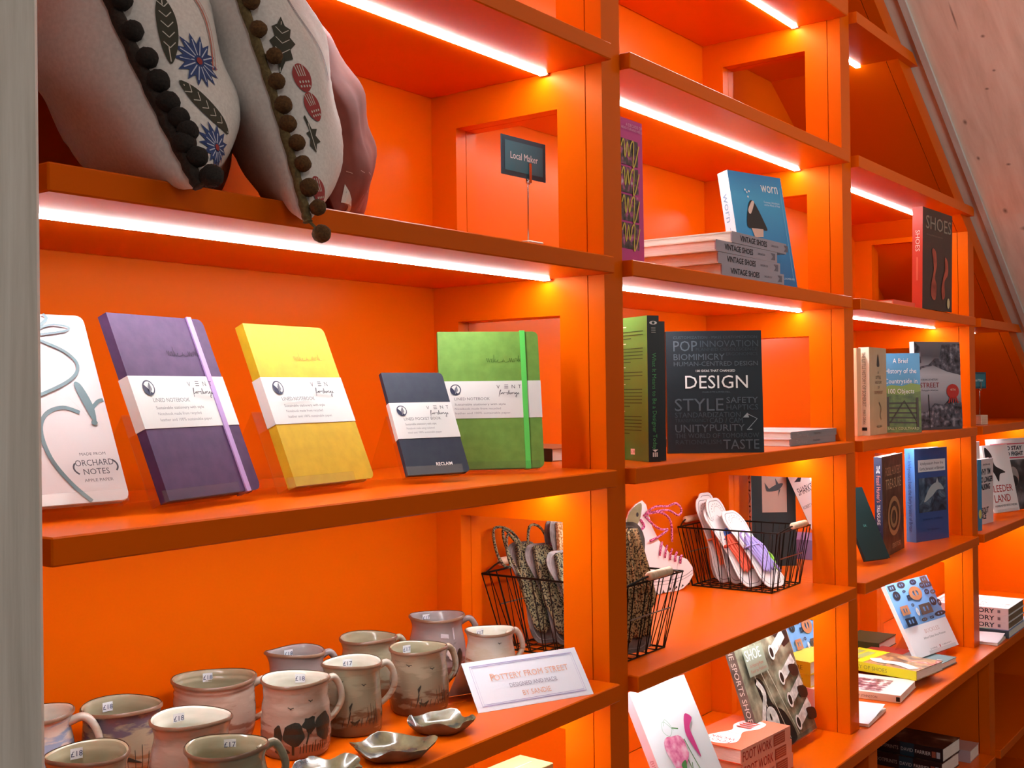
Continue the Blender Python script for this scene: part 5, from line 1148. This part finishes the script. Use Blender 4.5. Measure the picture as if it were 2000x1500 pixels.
def shoe_card(label, mtx, L, W, lace, n=5, style='sole', group=None, seed=1, loops=None, full=False):
    """die-cut shoe card with a tied bundle of laces; local x width, z length, -y face"""
    o=thing('lace_card',label,'laces',mtx=mtx,group=group); R=random.Random(seed)
    out=spline([(0,.0),(W*.36,.02*L),(W*.46,.16*L),(W*.36,.42*L),(W*.40,.68*L),(W*.46,.86*L),(W*.30,.985*L),(0,L),(-W*.30,.985*L),(-W*.46,.86*L),(-W*.40,.68*L),(-W*.36,.42*L),(-W*.46,.16*L),(-W*.36,.02*L)],3,True)
    MB().prism(out,'y',0,.0018).done('card',M('#e6e0dd',.55) if style=='sole' else noise_mat('shoe_photo_card',((.35,'#4a403c'),(.6,'#8f8682')),scale=30,rough=.5),o)
    p=Print(o,'card_print'); p.face((0,0,0),(1,0,0),(0,0,1)); gk=M('#8d8785',.6)
    p.ring([(a*.84,L*.5+(b-L*.5)*.94) for a,b in out],[(a*.80,L*.5+(b-L*.5)*.925) for a,b in out],gk)
    for k in range(9): a=math.pi*k/8; p.poly(ell(W*.27*math.cos(a),.84*L+.09*L*math.sin(a),.0012,.0018,6),gk)
    p.line(ell(0,.80*L,W*.2,.10*L,10,20,160),.0008,gk); p.done()
    m=MB()
    if full: n+=4
    for k in range(n):
        x=W*(.82 if full else .55)*((k+.5)/n-.5); y=-.004-.003*R.random(); top=(.93 if full else .60)*L+.03*L*R.random(); bot=(.08 if full else .16)*L+.05*L*R.random()
        m.tube(spline([(x*.5,y,top),(x*1.1,y-.003,.48*L),(x,y-.004,.3*L),(x*.9,y-.002,bot),(x*.7+.003,y-.005,.28*L),(x*1.2+.002,y-.007,.45*L),(x*.5,y-.004,top)],3),.0034 if full else .0026,6)
    m.done('lace_bundle',lace,o,smooth=True)
    k=MB(); k.tube(ell3(0,-.006,.50*L,W*.42,.008),.0022,6,closed=True); k.done('lace_knot',lace,o,smooth=True)
    if loops:
        q=MB()
        for lp in loops: q.tube(spline(lp,5),.0026,6)
        q.done('lace_loop',lace,o,smooth=True)
    return o
def ell3(x,y,z,rx,ry,n=14): return [(x+rx*math.cos(2*math.pi*i/n),y+ry*math.sin(2*math.pi*i/n),z) for i in range(n)]
def lace_display():
    z3=-.3201
    basket('black wire basket of speckled laces standing close to the upright',1.348,1.505,.062,.285,1.330,1.533,.040,.318,.128)
    basket('black wire basket of white shoe-shaped cards near the second upright',2.081,2.234,.120,.310,2.066,2.250,.100,.336,.131)
    z=z3+.0045
    def at(x,y,yaw,tilt): return stand(x,y,z,yaw,tilt)
    g='white shoe cards in the wire basket'
    shoe_card('white shoe card with lilac and red laces, front of the basket',at(2.150,.138,-12,40),.205,.078,M('#a89ad8',.7),6,group=g,seed=1,loops=[[(-.02,-.008,.10),(-.03,-.012,.13),(-.01,-.014,.14),(.0,-.010,.11),(.02,-.012,.06),(.03,-.010,.03)]])
    shoe_card('white shoe card with bright green laces at the right of the basket',at(2.196,.150,-14,46),.150,.060,M('#86c83e',.7),6,group=g,seed=2)
    shoe_card('white shoe card with orange-red laces second in the basket',at(2.128,.180,-12,37),.205,.078,M('#d8583c',.7),5,group=g,seed=3)
    shoe_card('white shoe card with blue laces in the middle of the basket',at(2.150,.225,-10,22),.200,.074,M('#3a5fb0',.7),5,group=g,seed=4)
    shoe_card('white shoe card with orange laces towards the back of the basket',at(2.148,.256,-10,20),.198,.072,M('#e2683a',.7),5,group=g,seed=5)
    shoe_card('white shoe card at the very back of the basket',at(2.185,.286,-10,14),.200,.070,M('#cfcac6',.7),4,group=g,seed=6)
    dk=lace_mat('dark','#14150f','#8f8a66',330); br=lace_mat('brown','#3c2a18','#b39a6c',330); pk=lace_mat('pink','#8a1f4c','#e07aa8',330); tn=lace_mat('tan','#a8703a','#d9b98a',330)
    g='shoe cards in the basket by the upright'
    lo=[[(.0,-.010,.150),(-.02,-.012,.205),(-.055,-.012,.215),(-.080,-.035,.165),(-.088,-.055,.130),(-.078,-.060,.125),(-.062,-.040,.160),(-.03,-.014,.200),(.0,-.01,.165)],[(-.01,-.010,.170),(-.035,-.012,.212),(-.055,-.030,.170),(-.066,-.060,.110),(-.070,-.070,.090)],[(.0,-.01,.160),(.02,-.012,.212),(.045,-.012,.205),(.05,-.014,.15)]]
    shoe_card('dark speckled laces on a shoe card leaning at the back of the near basket',at(1.420,.235,-20,30),.190,.080,dk,8,style='photo',full=True,group=g,seed=11,loops=lo)
    shoe_card('dark speckled laces on a shoe card leaning in the middle of the near basket',at(1.430,.195,-20,34),.195,.080,dk,8,style='photo',full=True,group=g,seed=12)
    shoe_card('tan laces on a shoe card standing beside the dark ones in the near basket',at(1.475,.215,-16,14),.215,.060,tn,6,style='photo',full=True,group=g,seed=13)
    shoe_card('pink laces on a shoe card at the rear right of the near basket',at(1.490,.250,-16,10),.205,.055,pk,5,style='photo',full=True,group=g,seed=14)
    shoe_card('dark speckled laces on a third shoe card in the near basket',at(1.420,.140,-20,36),.190,.080,dk,8,style='photo',full=True,group=g,seed=16)
    shoe_card('brown speckled laces on a shoe card at the front end of the near basket',at(1.425,.078,-28,6),.215,.085,br,8,style='photo',full=True,group=g,seed=15)
    # boot-shaped card
    m=Matrix.Translation((1.94,.318,z3+B0+.0012))@Matrix.Rotation(math.atan2(-.217,.976),4,'Z')
    o=thing('boot_card','white boot-shaped card with pink laces between the two wire baskets','card',mtx=m)
    out=[(-.0453,.2044),(-.034,.1952),(-.0157,.1467),(.0052,.1158),(.0441,.0802),(.0723,.0746),(.0967,.0653),(.1149,.0458),(.1166,.0293),(.1018,.0134),(.083,.0036),(.0646,0),(.0424,.0006),(.0185,.0009),(-.009,-.0005),(-.0361,0),(-.046,.020),(-.05,.06),(-.0645,.1018),(-.0793,.1187),(-.0955,.1485),(-.0971,.1615),(-.0854,.1836),(-.0664,.1976)]
    MB().prism(out,'y',0,.003).done('card',M('#ece4e2',.55),o)
    p=Print(o,'card_print'); p.face((0,0,0),(1,0,0),(0,0,1)); bk=M('#1a1718',.5); gk=M('#9a9290',.6)
    p.line(spline([(.1135,.040),(.085,.030),(.03,.026),(-.035,.030)],5),.0010,bk); p.line(spline([(.115,.033),(.08,.023),(.03,.019),(-.04,.023)],5),.0007,bk); p.line(spline([(.070,.073),(.062,.050),(.066,.028)],5),.0009,gk)
    for k in range(7): x=.104-.021*k; p.poly([(x,.0115-.0016*k if k<4 else .0012),(x-.009,.0065-.0012*k if k<4 else .0012),(x-.005,.0125 if k<4 else .009)],bk)
    p.face(p.o,p.r,p.u,'boot_lining_print'); p.poly(spline([(-.05,.200),(-.085,.183),(-.095,.155),(-.07,.150),(-.052,.170)],4,True),noise_mat('khaki_lining',((.3,'#77714f'),(.7,'#9a946f')),scale=30)); p.poly(ell(-.062,.176,.004,.005,8),bk); p.text('Tall',-.088,.138,h=.009,m=bk); p.text('&',-.074,.124,h=.008,m=bk)
    p.done()
    pk2=pk
    for k in range(5):
        MB().tube([(.012+.016*k,-.003,.112-.009*k),(.006+.016*k,-.0045,.098-.006*k),(.004+.0165*k,-.003,.083-.006*k)],.0026,6).done('lace',pk2,o,smooth=True)
    MB().tube(spline([(-.046,-.004,.172),(-.02,-.012,.190),(.02,-.012,.188),(.050,-.010,.192),(.068,-.01,.178),(.055,-.012,.166),(.02,-.012,.180),(-.03,-.008,.178)],6),.0026,6).done('lace_bow',pk2,o,smooth=True)
    MB().tube(spline([(-.04,-.006,.176),(.0,-.012,.176),(.03,-.012,.155),(.036,-.010,.110)],6),.0026,6).done('lace_end',pk2,o,smooth=True)
    MB().tube(spline([(-.040,-.004,.170),(-.02,-.010,.150),(.0,-.012,.140),(.02,-.012,.138),(-.01,-.012,.125),(-.03,-.006,.118)],6),.0026,6).done('lace_loop',pk2,o,smooth=True)
    MB().tube(spline([(-.055,-.003,.165),(-.045,-.004,.150),(-.06,-.004,.140),(-.048,-.004,.125),(-.06,-.004,.115)],5),.0028,6).done('lace_bundle',pk2,o,smooth=True)
lace_display()
